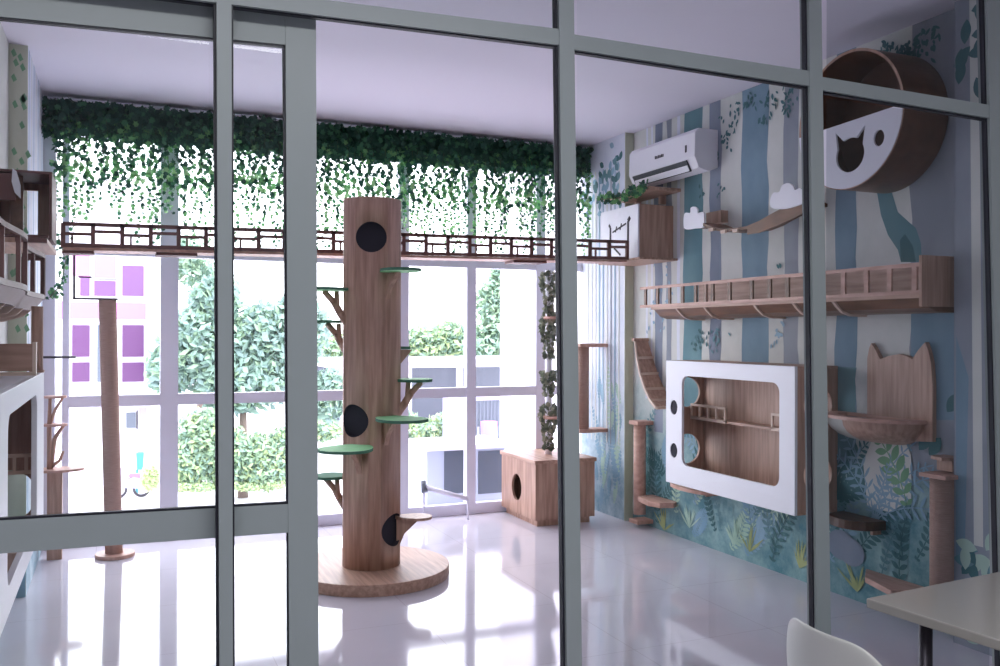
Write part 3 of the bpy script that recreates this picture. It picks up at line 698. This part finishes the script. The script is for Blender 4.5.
# ------------------------------------------------------------------ curved ladder
ld = thing('ladder_ramp', (3.7, 5.75, .95), 'sagging wooden ladder ramp with pale rungs beside the white screen-shaped box', 'cat ladder')
lp = [((635, 341), (657, 341), 6.00), ((637, 358), (660, 357), 5.93), ((640, 374), (663, 373), 5.86), ((645, 389), (667, 388), 5.77), ((650, 400), (672, 400), 5.68), ((656, 408), (678, 407), 5.58)]
pp = [(onY(Y, *a), onY(Y, *b3)) for a, b3, Y in lp]
v = MB()
for (a, b3), (c2, d2) in zip(pp[:-1], pp[1:]):
    n_ = Vector((0, .010, .004)); v.add([a, b3, d2, c2, a+n_, b3+n_, d2+n_, c2+n_], [(0, 1, 2, 3), (7, 6, 5, 4), (0, 4, 5, 1), (1, 5, 6, 2), (2, 6, 7, 3), (3, 7, 4, 0)])
v.build('ramp_board', M['wood'], ld)
for i in range(1, 6):
    a, b3 = pp[i]; MB().bar(a+Vector((0, -.008, 0)), b3+Vector((0, -.008, 0)), .014, .02).build('rung', M['pale_edge'], ld)
for k_ in (0, 1):
    v = MB(); [v.bar(pp[i][k_], pp[i+1][k_], .012, .02) for i in range(5)]; v.build('side_rail', M['pale_edge'], ld)
MB().bar(pp[0][0]+Vector((-.02, 0, .01)), Vector((XR, pp[0][1].y, pp[0][1].z+.01)), .03, .025).build('top_bar', M['wood_y'], ld)

# ------------------------------------------------------------------ screen-shaped boxes (right and left wall)
def screen_box(name, X0, X1, y0, y1, z0, z1, label, eyes=True, hz=(.735, .265), op=(.13, .19, .14, .10), hc=.5, top='wood_y'):
    """X0 wall side, X1 front; opening faces away from the wall"""
    t = thing(name, ((X0+X1)/2, (y0+y1)/2, z0), label, 'cat house')
    s = 1 if X1 > X0 else -1; th = .018; fw = .02
    xa, xb = X0, X1-s*fw
    MB().box((xa, y0, z1-th), (xb, y1, z1)).build('top_panel', M[top], t)
    MB().box((xa, y0, z0), (xb, y1, z0+th)).build('bottom_panel', M['wood_y'], t); xm = xa+(xb-xa)*hc
    zc1, zc2 = z0+(z1-z0)*hz[0], z0+(z1-z0)*hz[1]
    for yy in (y0, y1-th):
        MB().prism([[(min(xa, xb), z0+th), (max(xa, xb), z0+th), (max(xa, xb), z1-th), (min(xa, xb), z1-th)], circ(xm, zc1, .105)] + ([circ(xm, zc2, .105)] if zc1 != zc2 else []),
                   lambda u, v, w: Vector((u, w, v)), yy, yy+th).build('end_panel', M['wood'], t)
    MB().box((xa, y0+th, z0+th), (xa+s*.012, y1-th, z1-th)).build('back_panel', M['wood'], t)
    holes = [rrect(y0+op[0], z0+op[2], y1-op[1], z1-op[3], .06)]
    if eyes: holes += [circ(y1-.095, z0+(z1-z0)*.62, .042, .05, 24), circ(y1-.095, z0+(z1-z0)*.27, .042, .05, 24)]
    MB().prism([[(y0, z0), (y1, z0), (y1, z1), (y0, z1)]]+holes, YZ, X1-s*fw, X1, 0).build('front_frame', M['white'], t, bev=.002)
    for hq in ((.62, .27) if eyes else ()):
        MB().prism([circ(y1-.095, z0+(z1-z0)*hq, .0419, .0499, 24)], YZ, X1-s*(fw+.006), X1-s*.005).build('eye_backing', M['black'], t)
    zs = (z0+z1)/2+.02
    MB().box((xa+s*.012, y0+th, zs-.008), (xa+s*.12, y1-th, zs+.008)).build('inner_shelf', M['wood_y'], t)
    xr_ = xa+s*.12
    for ya_, yb2 in ((y1-.42, y1-th-.01), (y0+.11, y0+.42)):
        r = MB(); r.box((xr_, ya_, zs-.008), (xr_+s*.012, yb2, zs+.012)); r.box((xr_, ya_, zs+.085), (xr_+s*.012, yb2, zs+.1))
        n = 4
        for i in range(n+1): yy = ya_+(yb2-ya_-.014)*i/n; r.box((xr_, yy, zs), (xr_+s*.012, yy+.014, zs+.09))
        r.build('inner_railing', M['pale_edge'], t)
    return t
screen_box('screen_cat_house', XR, 3.533, 3.981, 5.272, .476, 1.325, 'white-framed screen-shaped cat house on the mural wall')
tvl = screen_box('screen_cat_house', XL+.001, -.275, 2.60, 4.08, .715, 1.343, 'white-framed screen-shaped cat house at the left edge behind the door glass', False, (.21, .21), (.18, .33, .08, .07), .6, 'white')
for z_ in (.955, 1.02): MB().box((XL+.1, 3.90, z_), (-.297, 3.912, z_+.014)).build('inner_railing', M['pale_edge'], tvl)
for x_ in (-.46, -.42, -.37, -.33): MB().box((x_, 3.90, .969), (x_+.012, 3.912, 1.02)).build('inner_baluster', M['pale_edge'], tvl)

# ------------------------------------------------------------------ posts and small shelves on the right wall
p1 = wpost('scratching_post', (3.765, 5.98), .10, .80, .048, 'slim wall scratching post at the mural corner below the ladder ramp', ((.80, .03), (.03, .03)), 'rose_wood', XR)
a = onX(3.62, 652, 506)
MB().prism([[(3.66, 5.70), (3.70, 5.60), (3.80, 5.56), (3.849, 5.6), (3.849, 5.93), (3.78, 5.93), (3.70, 5.90)]], XY, a.z-.025, a.z+.012).build('lower_step', M['rose_wood'], p1, bev=.003)
def hshelf(name, px0, px1, py, X, h, m, label, cat='cat step', z=None):
    a, b2 = onX(X, px0, py), onX(X, px1, py); z = z if z is not None else a.z; yc = (a.y+b2.y)/2; w = abs(a.y-b2.y)/2; d = XR-X
    pts = [(XR-.001, yc-w), (XR-.001, yc+w)] + [(XR-d*math.sin(PI*i/12)**.6, yc+w*math.cos(PI*i/12)) for i in range(1, 12)]
    t = thing(name, (XR-.05, yc, z), label, cat)
    MB().prism([pts], XY, z, z+h).build('board', M[m], t, bev=.003)
    for q_ in (-.11, .11): MB().box((XR-.06, yc+q_-.01, z-.03), (XR-.001, yc+q_+.01, z)).build('bracket', M['wood'], t)
    return t
hshelf('wall_step', 660, 704, 485, 3.66, .025, 'rose_wood', 'small half-round wooden step just below the white screen-shaped box')
s2 = hshelf('wall_step', 818, 860, 522, 3.66, .05, 'walnut', 'boat-shaped brown wall step left of the right-hand scratching post')
s3 = thing('wall_step', (3.72, 3.55, .22), 'rosy wooden low step on the mural beside the right-hand scratching post', 'cat step')
a, b2, c2, d2 = onX(3.66, 865, 577), onX(3.60, 888, 588), onX(3.84, 890, 565), onX(3.84, 926, 577)
zz = .20
ps = [onZ(zz, *q_) for q_ in ((865, 577), (886, 589), (924, 577), (892, 565))]
ps = [(min(p_.x, XR-.002), p_.y) for p_ in ps]; ps[2] = (XR-.002, 3.30); ps[1] = (ps[1][0], ps[1][1]-.03)
MB().prism([ps], XY, zz-.03, zz).build('board', M['rose_wood'], s3, bev=.003)
MB().box((3.80, 3.45, zz-.08), (3.849, 3.5, zz-.03)).build('bracket', M['wood'], s3)
c = onY(3.25, 943, 500)
p2 = wpost('scratching_post', (3.755, 3.185), .16, .80, .058, 'thick wall scratching post at the right end of the mural under the cat-head bed', ((.80, .02), (.13, .03)), 'rope', XR)
MB().prism([[(3.73, 3.17), (3.849, 3.14), (3.849, 3.26), (3.75, 3.25)]], XY, .885, .90).build('perch', M['wood'], p2)
MB().box((3.78, 3.15, .83), (3.849, 3.24, .885)).build('perch_block', M['wood'], p2)

# ------------------------------------------------------------------ cat-head bed
chb = thing('cat_head_bed', (3.75, 3.6, .95), 'wooden cat-head shaped wall board with a hanging scoop bed', 'cat bed')
X = XR-.03
out = [(867, 440), (867, 358), (869, 348), (871, 343), (874, 347), (880, 359), (888, 356), (899, 354), (907, 356), (912, 359), (918, 350), (925, 342), (928, 350), (931, 363), (932.5, 385), (932.5, 442)]
op = [(onX(X, *q_).y, onX(X, *q_).z) for q_ in out]
MB().prism([op], YZ, X, XR-.001).build('head_board', M['wood'], chb, bev=.002)
zt_ = 1.065
ye, yw = 3.33, 3.97
ell = [(XR-.001, ye), (XR-.001, yw)] + [(XR-.001-.26*math.sin(PI*i/16)**.7, (ye+yw)/2+(yw-ye)/2*math.cos(PI*i/16)) for i in range(1, 16)]
inn = [(XR-.04, ye+.08), (XR-.04, yw-.10)] + [(XR-.04-.17*math.sin(PI*i/16)**.7, (ye+yw)/2+(yw-ye-.2)/2*math.cos(PI*i/16)) for i in range(1, 16)]
MB().prism([ell, inn], XY, zt_-.018, zt_).build('bed_ring', M['rose_wood'], chb)
v = MB(); rows = []
for j in range(7):
    t = j/6; k = math.cos(t*PI/2)*.999+.001; z = zt_-.018-.13*math.sin(t*PI/2)
    rows.append([Vector((XR-.012-.235*math.sin(PI*i/20)**.7*k, (ye+yw)/2+((yw-ye)/2-.02)*math.cos(PI*i/20)*(.35+.65*k), z)) for i in range(21)])
for j in range(6):
    for i in range(20): v.add([rows[j][i], rows[j][i+1], rows[j+1][i+1], rows[j+1][i]], [(0, 1, 2, 3)], 0 if rows[j][i].y < 3.72 else 1, True)
v.build('scoop', [M['wood'], M['plastic']], chb)

# ------------------------------------------------------------------ furniture on the left wall
Y0_ = 4.8; F = lambda px, py: onY(Y0_, px, py)
lb = thing('cat_house', (-.42, 4.9, 1.96), 'brown wooden cat house with a window opening high on the left wall', 'cat house')
xr2 = F(52, 200).x; za, zb_ = F(52, 239).z, F(52, 172).z; Y1_ = 5.15
G = lambda px, py: onY(Y1_-.015, px, py)
MB().prism([[(XL+.001, za+.012), (xr2-.012, za+.012), (xr2-.012, zb_-.012), (XL+.001, zb_-.012)], [(G(22, 200).x, G(22, 236).z), (G(38, 200).x, G(22, 236).z), (G(38, 200).x, G(22, 190).z), (G(22, 200).x, G(22, 190).z)]],
           lambda u, v, w: Vector((u, w, v)), Y1_-.015, Y1_).build('end_panel', M['wood'], lb)
MB().box((xr2-.012, Y0_, za), (xr2, Y1_, zb_)).build('side_panel', M['railing'], lb)
MB().box((XL+.001, Y0_, zb_-.012), (xr2-.012, Y1_, zb_)).build('top_panel', M['railing'], lb)
MB().box((XL+.001, Y0_-.05, za), (xr2-.012, Y1_, za+.012)).build('floor_board', M['railing'], lb)
MB().box((F(8, 200).x, Y0_+.1, za+.012), (F(21, 200).x, Y0_+.13, zb_-.012)).build('inner_post', M['dark_wood'], lb)
MB().box((XL+.001, Y0_-.01, F(0, 200).z), (F(16, 200).x, Y0_, F(0, 173).z)).build('brow_board', M['railing'], lb)
MB().prism([[(F(*q_).x, F(*q_).z) for q_ in ((13, 169), (17, 172), (21, 186), (21, 199), (15, 193), (12, 182))]], lambda u, v, w: Vector((u, w, v)), Y0_-.022, Y0_-.012).build('ear_trim', M['white'], lb)
MB().box((XL+.001, Y0_-.3, za-.05), (xr2, Y1_, za-.028)).build('shelf_board', M['wood_y'], lb)
MB().box((F(22, 240).x, Y0_-.315, za-.048), (xr2, Y0_-.3, za-.028)).build('shelf_lip', M['railing'], lb)
lw = thing('wall_walkway', (-.42, 3.6, 1.62), 'curved railed cat walkway on the left wall seen through the door', 'cat walkway')
y0, y1 = 2.62, 4.4; zf = 1.65; N = 20
v = MB(); v2 = MB()
wv = lambda y: -.300-.03*(1-math.cos((y-y0)/(y1-y0)*PI*4))/2
for i in range(N):
    a, b2 = y0+(y1-y0)*i/N, y0+(y1-y0)*(i+1)/N; xa_, xb2 = wv(a), wv(b2)
    for dz, w in ((.01, .02), (.19, .018)): v.bar((xa_, a, zf+dz), (xb2, b2, zf+dz), .014, w, (1, 0, 0))
    v2.add([(XL+.001, a, zf), (xa_, a, zf), (xb2, b2, zf), (XL+.001, b2, zf), (XL+.001, a, zf-.06), (xa_-.04, a, zf-.05), (xb2-.04, b2, zf-.05), (XL+.001, b2, zf-.06)], [(0, 1, 2, 3), (7, 6, 5, 4), (1, 5, 6, 2), (0, 4, 5, 1), (3, 2, 6, 7)])
v.build('railing', M['railing'], lw); v2.build('deck', M['railing'], lw)
for i in range(8):
    y = y0+.02+(y1-y0-.04)*i/7; MB().box((wv(y)-.008, y-.008, zf), (wv(y)+.006, y+.008, zf+.185)).build('baluster', M['railing'], lw)
for px in (24, 33, 43): x = onY(y1, px, 280).x; MB().box((x-.01, y1-.012, zf), (x+.01, y1, zf+.185)).build('baluster', M['railing'], lw)
MB().box((onY(y1, 22, 280).x, y1-.014, zf+.17), (-.295, y1, zf+.2)).build('end_rail', M['railing'], lw)
for i in range(6):
    y = y0+.15+(y1-y0-.2)*i/5; MB().prism([[(XL+.001, zf-.06), (-.345, zf-.05), (-.37, zf-.075), (-.45, zf-.10), (XL+.001, zf-.11)]], lambda u, w, q_: Vector((u, q_, w)), y-.007, y+.007).build('bracket', M['pale_edge'], lw)
lbx = thing('shelf_box', (-.42, 3.85, 1.343), 'open brown wooden box on top of the left screen-shaped cat house', 'box')
xe = onY(3.75, 36, 360).x
MB().box((XL+.001, 3.75, 1.36), (xe-.012, 3.764, 1.462)).build('front_board', M['wood_x'], lbx)
MB().box((xe-.012, 3.75, 1.355), (xe, 3.80, 1.468)).build('side_board', M['pale_edge'], lbx)
MB().box((XL+.001, 3.75, 1.343), (xe, 3.80, 1.355)).build('bottom_board', M['pale_edge'], lbx)
t = thing('scratching_post', (-.298, 4.05, 1.343), 'short brown scratching post standing on the left screen-shaped house under the walkway', 'scratching post')
MB().cyl((-.298, 4.05, 1.343), (-.298, 4.05, 1.61), .022, n=20).build('pole', M['wood'], t); MB().box((-.325, 4.02, 1.343), (-.272, 4.075, 1.352)).build('base', M['wood'], t)
c = onY(6.62, 55, 440)
t = thing('branch_cat_tree', (c.x, 6.62, 0), 'small branching wooden cat tree in the left window corner', 'cat tree')
zz = [onY(6.62, 55, q_).z for q_ in (398, 426, 471)]
MB().box((c.x-.045, 6.59, 0), (c.x+.045, 6.65, zz[2])).build('trunk', M['wood'], t)
v = MB()
v.tube([(c.x-.03, 6.62, zz[2]), (c.x-.035, 6.62, zz[1]), (c.x-.03, 6.62, zz[0])], [.018, .014, .01], 8)
v.tube([(c.x-.03, 6.62, zz[2]+.02), (c.x+.0, 6.62, zz[1]-.08), (c.x+.05, 6.62, zz[1])], [.018, .014, .01], 8)
v.tube([(c.x-.035, 6.62, zz[1]), (c.x+.0, 6.62, zz[0]-.08), (c.x+.045, 6.62, zz[0])], [.012, .010, .008], 8)
v.tube([(c.x-.02, 6.62, zz[2]+.03), (c.x+.03, 6.62, zz[2]+.07), (c.x+.05, 6.62, zz[2]+.13)], [.012, .010, .008], 8)
v.build('branches', M['wood'], t)
for z, w in ((zz[2], .16), (zz[1], .075), (zz[0], .07)):
    MB().prism([circ(c.x+.02 if w > .1 else c.x, 6.62, w if w > .1 else w, .1 if w > .1 else .06)], XY, z, z+.015).build('platform', M['rose_wood'], t)
a = onY(6.3, 50, 357); b2 = onY(6.3, 76, 356)
ls = thing('small_shelf', (a.x, 6.3, a.z), 'thin dark little shelf on the left column beside the rope post', 'shelf')
MB().box((PXL, 6.26, a.z-.008), (b2.x, 6.34, a.z+.006)).build('board', M['steel'], ls); MB().box((PXL, 6.29, a.z-.05), (PXL+.03, 6.31, a.z-.008)).build('bracket', M['steel'], ls)

# ------------------------------------------------------------------ chair and table in the corridor
chp = thing('shell_chair', (1.86, 1.74, 0), 'white moulded plastic chair with its back towards the glass door', 'chair')
v = MB(); grid = []
ra, rb_ = 10, 12
for j in range(rb_+1):
    t = j/rb_; row = []
    for i in range(ra+1):
        u = (i/ra*2-1)
        if t < .5:       # back, from the top edge down
            k = t/.5; z = .765-.30*k-(.04*max(0, abs(u)-.5)**2*4)*(1-k)-.10*max(0, -u-.55)*(1-k); x = 1.605+.05*k+.07*u*u; hw = .235-.02*(1-k)**3*2
        else:            # seat
            k = (t-.5)/.5; z = .45-.02*math.sin(k*PI)+.04*u*u; x = 1.69+.40*k; hw = .22-.03*k
        row.append(Vector((x, 1.72+hw*u, z)))
    grid.append(row)
for j in range(rb_):
    for i in range(ra): v.add([grid[j][i], grid[j][i+1], grid[j+1][i+1], grid[j+1][i]], [(0, 1, 2, 3)], 0, True)
so = v.build('seat_shell', M['plastic'], chp); sm = so.modifiers.new('thick', 'SOLIDIFY'); sm.thickness = .012; ss = so.modifiers.new('sub', 'SUBSURF'); ss.levels = ss.render_levels = 2
for sx, sy in ((-1, -1), (-1, 1), (1, -1), (1, 1)):
    MB().cyl((1.87+.10*sx, 1.72+.10*sy, .44), (1.87+.20*sx, 1.72+.19*sy, 0), .015, .011, 14).build('leg', M['wood'], chp)
tb = thing('corridor_table', (2.45, 1.55, 0), 'pale beige topped table in the lower right corner by the glass', 'table')
cA, cB = onZ(.75, 866, 598), onZ(.75, 1000, 642)
tp = [(cA.x, cA.y), (cA.x+.035, cA.y-.42), (cA.x+.07, cA.y-.85), (cA.x+.9, cA.y-.80), (cA.x+.8, cA.y+.07)]
M['tabletop'] = mat('beige_gloss_top', S(150, 146, 140), .12, .6)
MB().prism([tp], XY, .722, .75).build('table_top', M['tabletop'], tb, bev=.004)
for x, y in ((cA.x+.12, cA.y-.1), (cA.x+.16, cA.y-.75), (cA.x+.75, cA.y-.7), (cA.x+.7, cA.y-.05)):
    MB().cyl((x, y, 0), (x, y, .722), .018, n=16).build('leg', M['steel'], tb)

# ------------------------------------------------------------------ outside
M['paving'] = mat('pale_paving', S(214, 210, 214), .9, .1, noise=(.3, S(200, 198, 202), (1, 1, 1)))
M['white_out'] = mat('outdoor_render', S(236, 230, 240), .9, .1)
M['pink_out'] = mat('pink_render', S(196, 128, 184), .9, .1)
M['purple_glass'] = mat('purple_curtain_glass', S(92, 48, 100), .3, .5)
M['pink_glass'] = mat('pink_curtain_glass', S(112, 74, 122), .4, .4)
M['shade_glass'] = mat('grey_window_glass', S(96, 102, 118), .2, .5)
M['teal_plastic'] = mat('teal_plastic', S(84, 164, 172), .5)
M['out_leafA'] = mat('tree_leaf_bluegreen', S(150, 176, 164), .7, .2, trans=.3)  # outdoor leaf greens paled; haze and glare put into their colour
M['out_leafB'] = mat('tree_leaf_green', S(160, 184, 156), .7, .2, trans=.3)
M['out_leafC'] = mat('tree_leaf_greygreen', S(136, 158, 156), .7, .2, trans=.2)  # grey-green leaf tone, mixed at random into the large tree
M['out_leafD'] = mat('tree_leaf_lime', S(200, 214, 166), .7, .2, trans=.3)
M['bark'] = mat('grey_bark', S(128, 112, 104), .9)
M['lavender'] = mat('lavender_grey_render', S(168, 160, 190), .9)
M['panel_grey'] = mat('grey_sheet_metal', S(78, 86, 98), .5)
M['panel_light'] = mat('light_sheet_metal', S(176, 184, 200), .5)
GZ = -4.0
struct(MB().box((-60, YB+.2, GZ-.2), (90, 140, GZ)), 'ground', M['paving'])
struct(MB().box((XL-.6, YB+.14, -.25), (XR+.6, 8.25, -.01)), 'trim_1', M['white_out'])      # ledge below the windows
BY = 34
bd = thing('apartment_house', (onY(BY, 90, 300).x, BY, GZ), 'white house with pink bands and purple curtained windows across the yard', 'building')
x0, x1 = onY(BY, -60, 300).x, onY(BY, 158, 300).x; zt0 = onY(BY, 100, 394).z
MB().box((x0, BY, GZ), (x1, BY+6, 7)).build('wall', M['white_out'], bd)
a, b2 = onY(BY, 0, 318), onY(BY, 146, 303); MB().box((x0, BY-.03, a.z), (b2.x, BY, b2.z)).build('band', M['pink_out'], bd)
MB().box((x0, BY-.5, zt0-.25), (x1, BY, zt0)).build('ledge', M['white_out'], bd)
for r, m in (((80, 278, 90, 296), 'pink_glass'), ((94, 281, 116, 296), 'pink_glass'), ((72, 256, 90, 276), 'pink_out'), ((94, 256, 116, 278), 'pink_out'), ((122, 266, 144, 296), 'pink_glass'), ((72, 325, 90, 357), 'purple_glass'), ((72, 362, 90, 382), 'purple_glass'),
             ((122, 325, 144, 357), 'purple_glass'), ((122, 362, 144, 382), 'purple_glass'), ((30, 325, 52, 382), 'purple_glass'), ((97, 325, 117, 382), 'shade_glass'), ((126, 412, 136, 428), 'shade_glass'), ((138, 407, 147, 452), 'lavender')):
    a, b2 = onY(BY, r[0], r[3]), onY(BY, r[2], r[1])
    w = MB().box((a.x-.06, BY-.05, a.z-.06), (b2.x+.06, BY, b2.z+.06)).build('window', M['white_out'], bd)
    MB().box((a.x, BY-.06, a.z), (b2.x, BY-.05, b2.z)).build('pane', M[m], w)
a, b2 = onY(33, 137, 470), onY(33, 144, 453)
o = MB().prism([[(a.x, a.z), (b2.x-.03, a.z), (b2.x, b2.z), (a.x-.03, b2.z)]], XZ, 33, 33.3).cyl((a.x, 33.1, GZ), (a.x, 33.1, a.z), .04, n=8).build('bin', M['teal_plastic'], origin=(a.x, 33, GZ)); tag(o, 'teal plastic bin on a post in front of the white house', 'bin')
mb_ = thing('motorbike', (onY(32.4, 130, 480).x, 32.4, GZ), 'parked motorbike in front of the white house', 'motorbike')
c = onY(32.4, 130, 480)
for dx in (-.36, .36): MB().prism([circ(c.x+dx, GZ+.28, .28, n=24), circ(c.x+dx, GZ+.28, .2, n=24)], XZ, 32.36, 32.44).build('wheel', M['steel'], mb_)
MB().prism([[(c.x-.45, GZ+.5), (c.x-.2, GZ+.35), (c.x+.25, GZ+.3), (c.x+.5, GZ+.62), (c.x+.1, GZ+.7), (c.x-.1, GZ+.62), (c.x-.28, GZ+1.0), (c.x-.38, GZ+1.0)]], XZ, 32.28, 32.52).build('body', M['lavender'], mb_)
MB().prism([[(c.x-.05, GZ+.70), (c.x+.5, GZ+.66), (c.x+.5, GZ+.76), (c.x, GZ+.8)]], XZ, 32.3, 32.5).build('seat', M['pink_out'], mb_)

def foliage(mb, c, r, n, s, cols, rg):
    for i in range(n):
        d = Vector((rg.gauss(0, 1), rg.gauss(0, 1), rg.gauss(0, 1))).normalized()*(rg.random()**.6)*rg.choice((1, 1, 1.12))
        p = Vector((c[0]+d.x*r[0], c[1]+d.y*r[1], c[2]+d.z*r[2]))
        a = Vector((rg.uniform(-1, 1), rg.uniform(-1, 1), rg.uniform(-1, 1))).normalized(); b = a.orthogonal().normalized(); k = s*rg.uniform(.6, 1.3)
        mb.add([p-a*k, p+b*k*.5, p+a*k, p-b*k*.5], [(0, 1, 2, 3)], rg.choice(cols))
OL = [M['out_leafA'], M['out_leafB'], M['out_leafC'], M['out_leafD']]
def tree(name, Y, blobs, s, cols, label, cat, trunk=None, dens=1.0):
    c0 = onY(Y, blobs[0][0], blobs[0][1]); t = thing(name, (c0.x, Y, GZ), label, cat); v = MB(); rg = random.Random(int(Y*10)+len(name))
    for px, py, rx, ry in blobs:
        c = onY(Y, px, py); k = abs(onY(Y, px+1, py).x-c.x); foliage(v, c, (rx*k, rx*k*.8, ry*k*.93), int(rx*ry*1.5*dens)+120, s*.6, cols, rg)
    v.build('crown', OL, t)
    if trunk:
        a, b2 = onY(Y, *trunk[0]), onY(Y, *trunk[1]); MB().cyl((a.x, Y, GZ), (a.x, Y, max(a.z, b2.z)), trunk[2], trunk[2]*.6, 12).build('trunk', M['bark'], t)
    return t
tree('garden_tree', 31, [(205, 345, 45, 42), (270, 340, 42, 40), (300, 330, 30, 40), (240, 380, 50, 35), (170, 370, 24, 28), (215, 300, 26, 26), (330, 395, 20, 28)], .30, [0, 0, 1, 2], 'large blue-green tree across the yard seen left of the cat tower', 'tree', ((243, 470), (243, 400), .18), 1.25)
tree('garden_tree', 40, [(190, 262, 26, 34), (215, 290, 24, 30)], .30, [1, 0], 'thin pale tree top behind the large blue-green tree', 'tree', ((200, 400), (200, 280), .15), .45)
tree('shrub_hedge', 30, [(190, 460, 22, 32), (225, 455, 26, 34), (262, 462, 28, 30), (205, 430, 26, 24), (285, 455, 20, 30)], .20, [0, 1, 1, 3], 'mixed green shrubs below the large tree', 'shrub', dens=2.2)
hg = tree('clipped_hedge', 29.7, [(180, 487, 14, 5), (200, 487, 16, 5), (225, 486, 16, 5), (250, 486, 16, 5), (272, 485, 14, 5)], .10, [3, 3, 1], 'low lime-green clipped hedge along the pale path', 'hedge', dens=10)
tree('clipped_hedge', 30, [(150, 478, 9, 14)], .12, [3], 'small yellow-green rounded bush beside the motorbike', 'hedge', dens=6)
for i_, bl in enumerate([(425, 345, 22, 20), (450, 338, 20, 18), (410, 350, 18, 16), (470, 350, 20, 14), (330, 350, 20, 20), (360, 345, 20, 18)]):
    tree('distant_tree', 62+.1*i_, [bl], .5, [1, 3, 0, 1], 'rounded pale green tree far off beyond the white carport canopy', 'tree', dens=2)['group'] = 'rounded trees beyond the canopy'
tree('tall_distant_tree', 58, [(492, 300, 16, 24), (495, 330, 20, 20), (488, 350, 26, 16), (500, 275, 10, 12)], .45, [0, 1], 'tall pale conifer-like tree far off at the right window', 'tree', ((492, 420), (492, 330), .2), 1.6)
for i_, bl in enumerate([(425, 430, 22, 10), (445, 425, 18, 12), (408, 425, 12, 14), (325, 430, 20, 12)]):
    tree('garden_shrub', 40+.1*i_, [bl], .22, [0, 1, 3], 'small green shrub below the white carport canopy', 'shrub', dens=3)['group'] = 'small shrubs below the canopy'
cn = thing('canopy', (onY(45, 460, 362).x, 45, GZ), 'long white carport canopy across the yard', 'canopy')
a, b2 = onY(45, 330, 368), onY(45, 520, 358)
MB().box((a.x, 44, a.z), (b2.x+2, 50, b2.z)).build('roof', M['white_out'], cn); MB().box((a.x, 49.5, GZ), (b2.x+2, 50, a.z)).build('back_wall', M['shade_glass'], cn)
for p_ in (340, 405, 455, 515): x = onY(45, p_, 380).x; MB().box((x-.12, 44.2, GZ), (x+.12, 44.5, a.z)).build('post', M['white_out'], cn)
pv = thing('pavilion', (onY(38, 455, 420).x, 38, GZ), 'lavender grey gate wall with blue fence bars outside the right windows', 'gate')
a, b2 = onY(38, 447, 470), onY(38, 465, 394); MB().box((a.x, 38, GZ), (b2.x, 38.6, b2.z)).build('pillar', M['lavender'], pv)
a, b2 = onY(38, 465, 445), onY(38, 520, 396); MB().box((a.x, 38.3, b2.z-.18), (b2.x, 38.6, b2.z)).build('lintel', M['lavender'], pv)
v = MB()
for k_ in range(16): x = a.x+(b2.x-a.x)*k_/15; v.box((x-.03, 38.4, GZ), (x+.03, 38.46, b2.z-.18))
v.build('bars', M['shade_glass'], pv)
a = onY(37, 489, 440); o = MB().cyl((a.x, 37, GZ), (a.x, 37, GZ+1.6), .3, .38, 20).build('planter', M['pink_out'], origin=(a.x, 37, GZ)); tag(o, 'pinkish round planter before the fence bars', 'planter')
# outdoor condenser on the ledge
ou = thing('condenser_cabinet', (onY(7.6, 460, 480).x, 7.8, 0), 'white-topped grey metal condenser cabinet on the ledge outside the window', 'machine')
a, b2 = onY(7.5, 427, 497), onY(7.5, 505, 447)
MB().box((a.x, 7.5, -.01), (b2.x, 8.1, b2.z)).build('body', M['panel_light'], ou)
MB().box((a.x-.14, 7.46, b2.z), (b2.x+.06, 8.14, b2.z+.04)).build('top', M['white_out'], ou)
for p0, p1 in ((444, 467), (478, 503)):
    u, w = onY(7.5, p0, 494), onY(7.5, p1, 450); MB().box((u.x, 7.492, u.z), (w.x, 7.5, w.z)).build('grille', M['panel_grey'], ou)
struct(MB().box((onY(9, 511, 300).x, 9.0, -4), (onY(9, 640, 300).x, 9.3, 6)), 'wall_outside', M['white_out'])
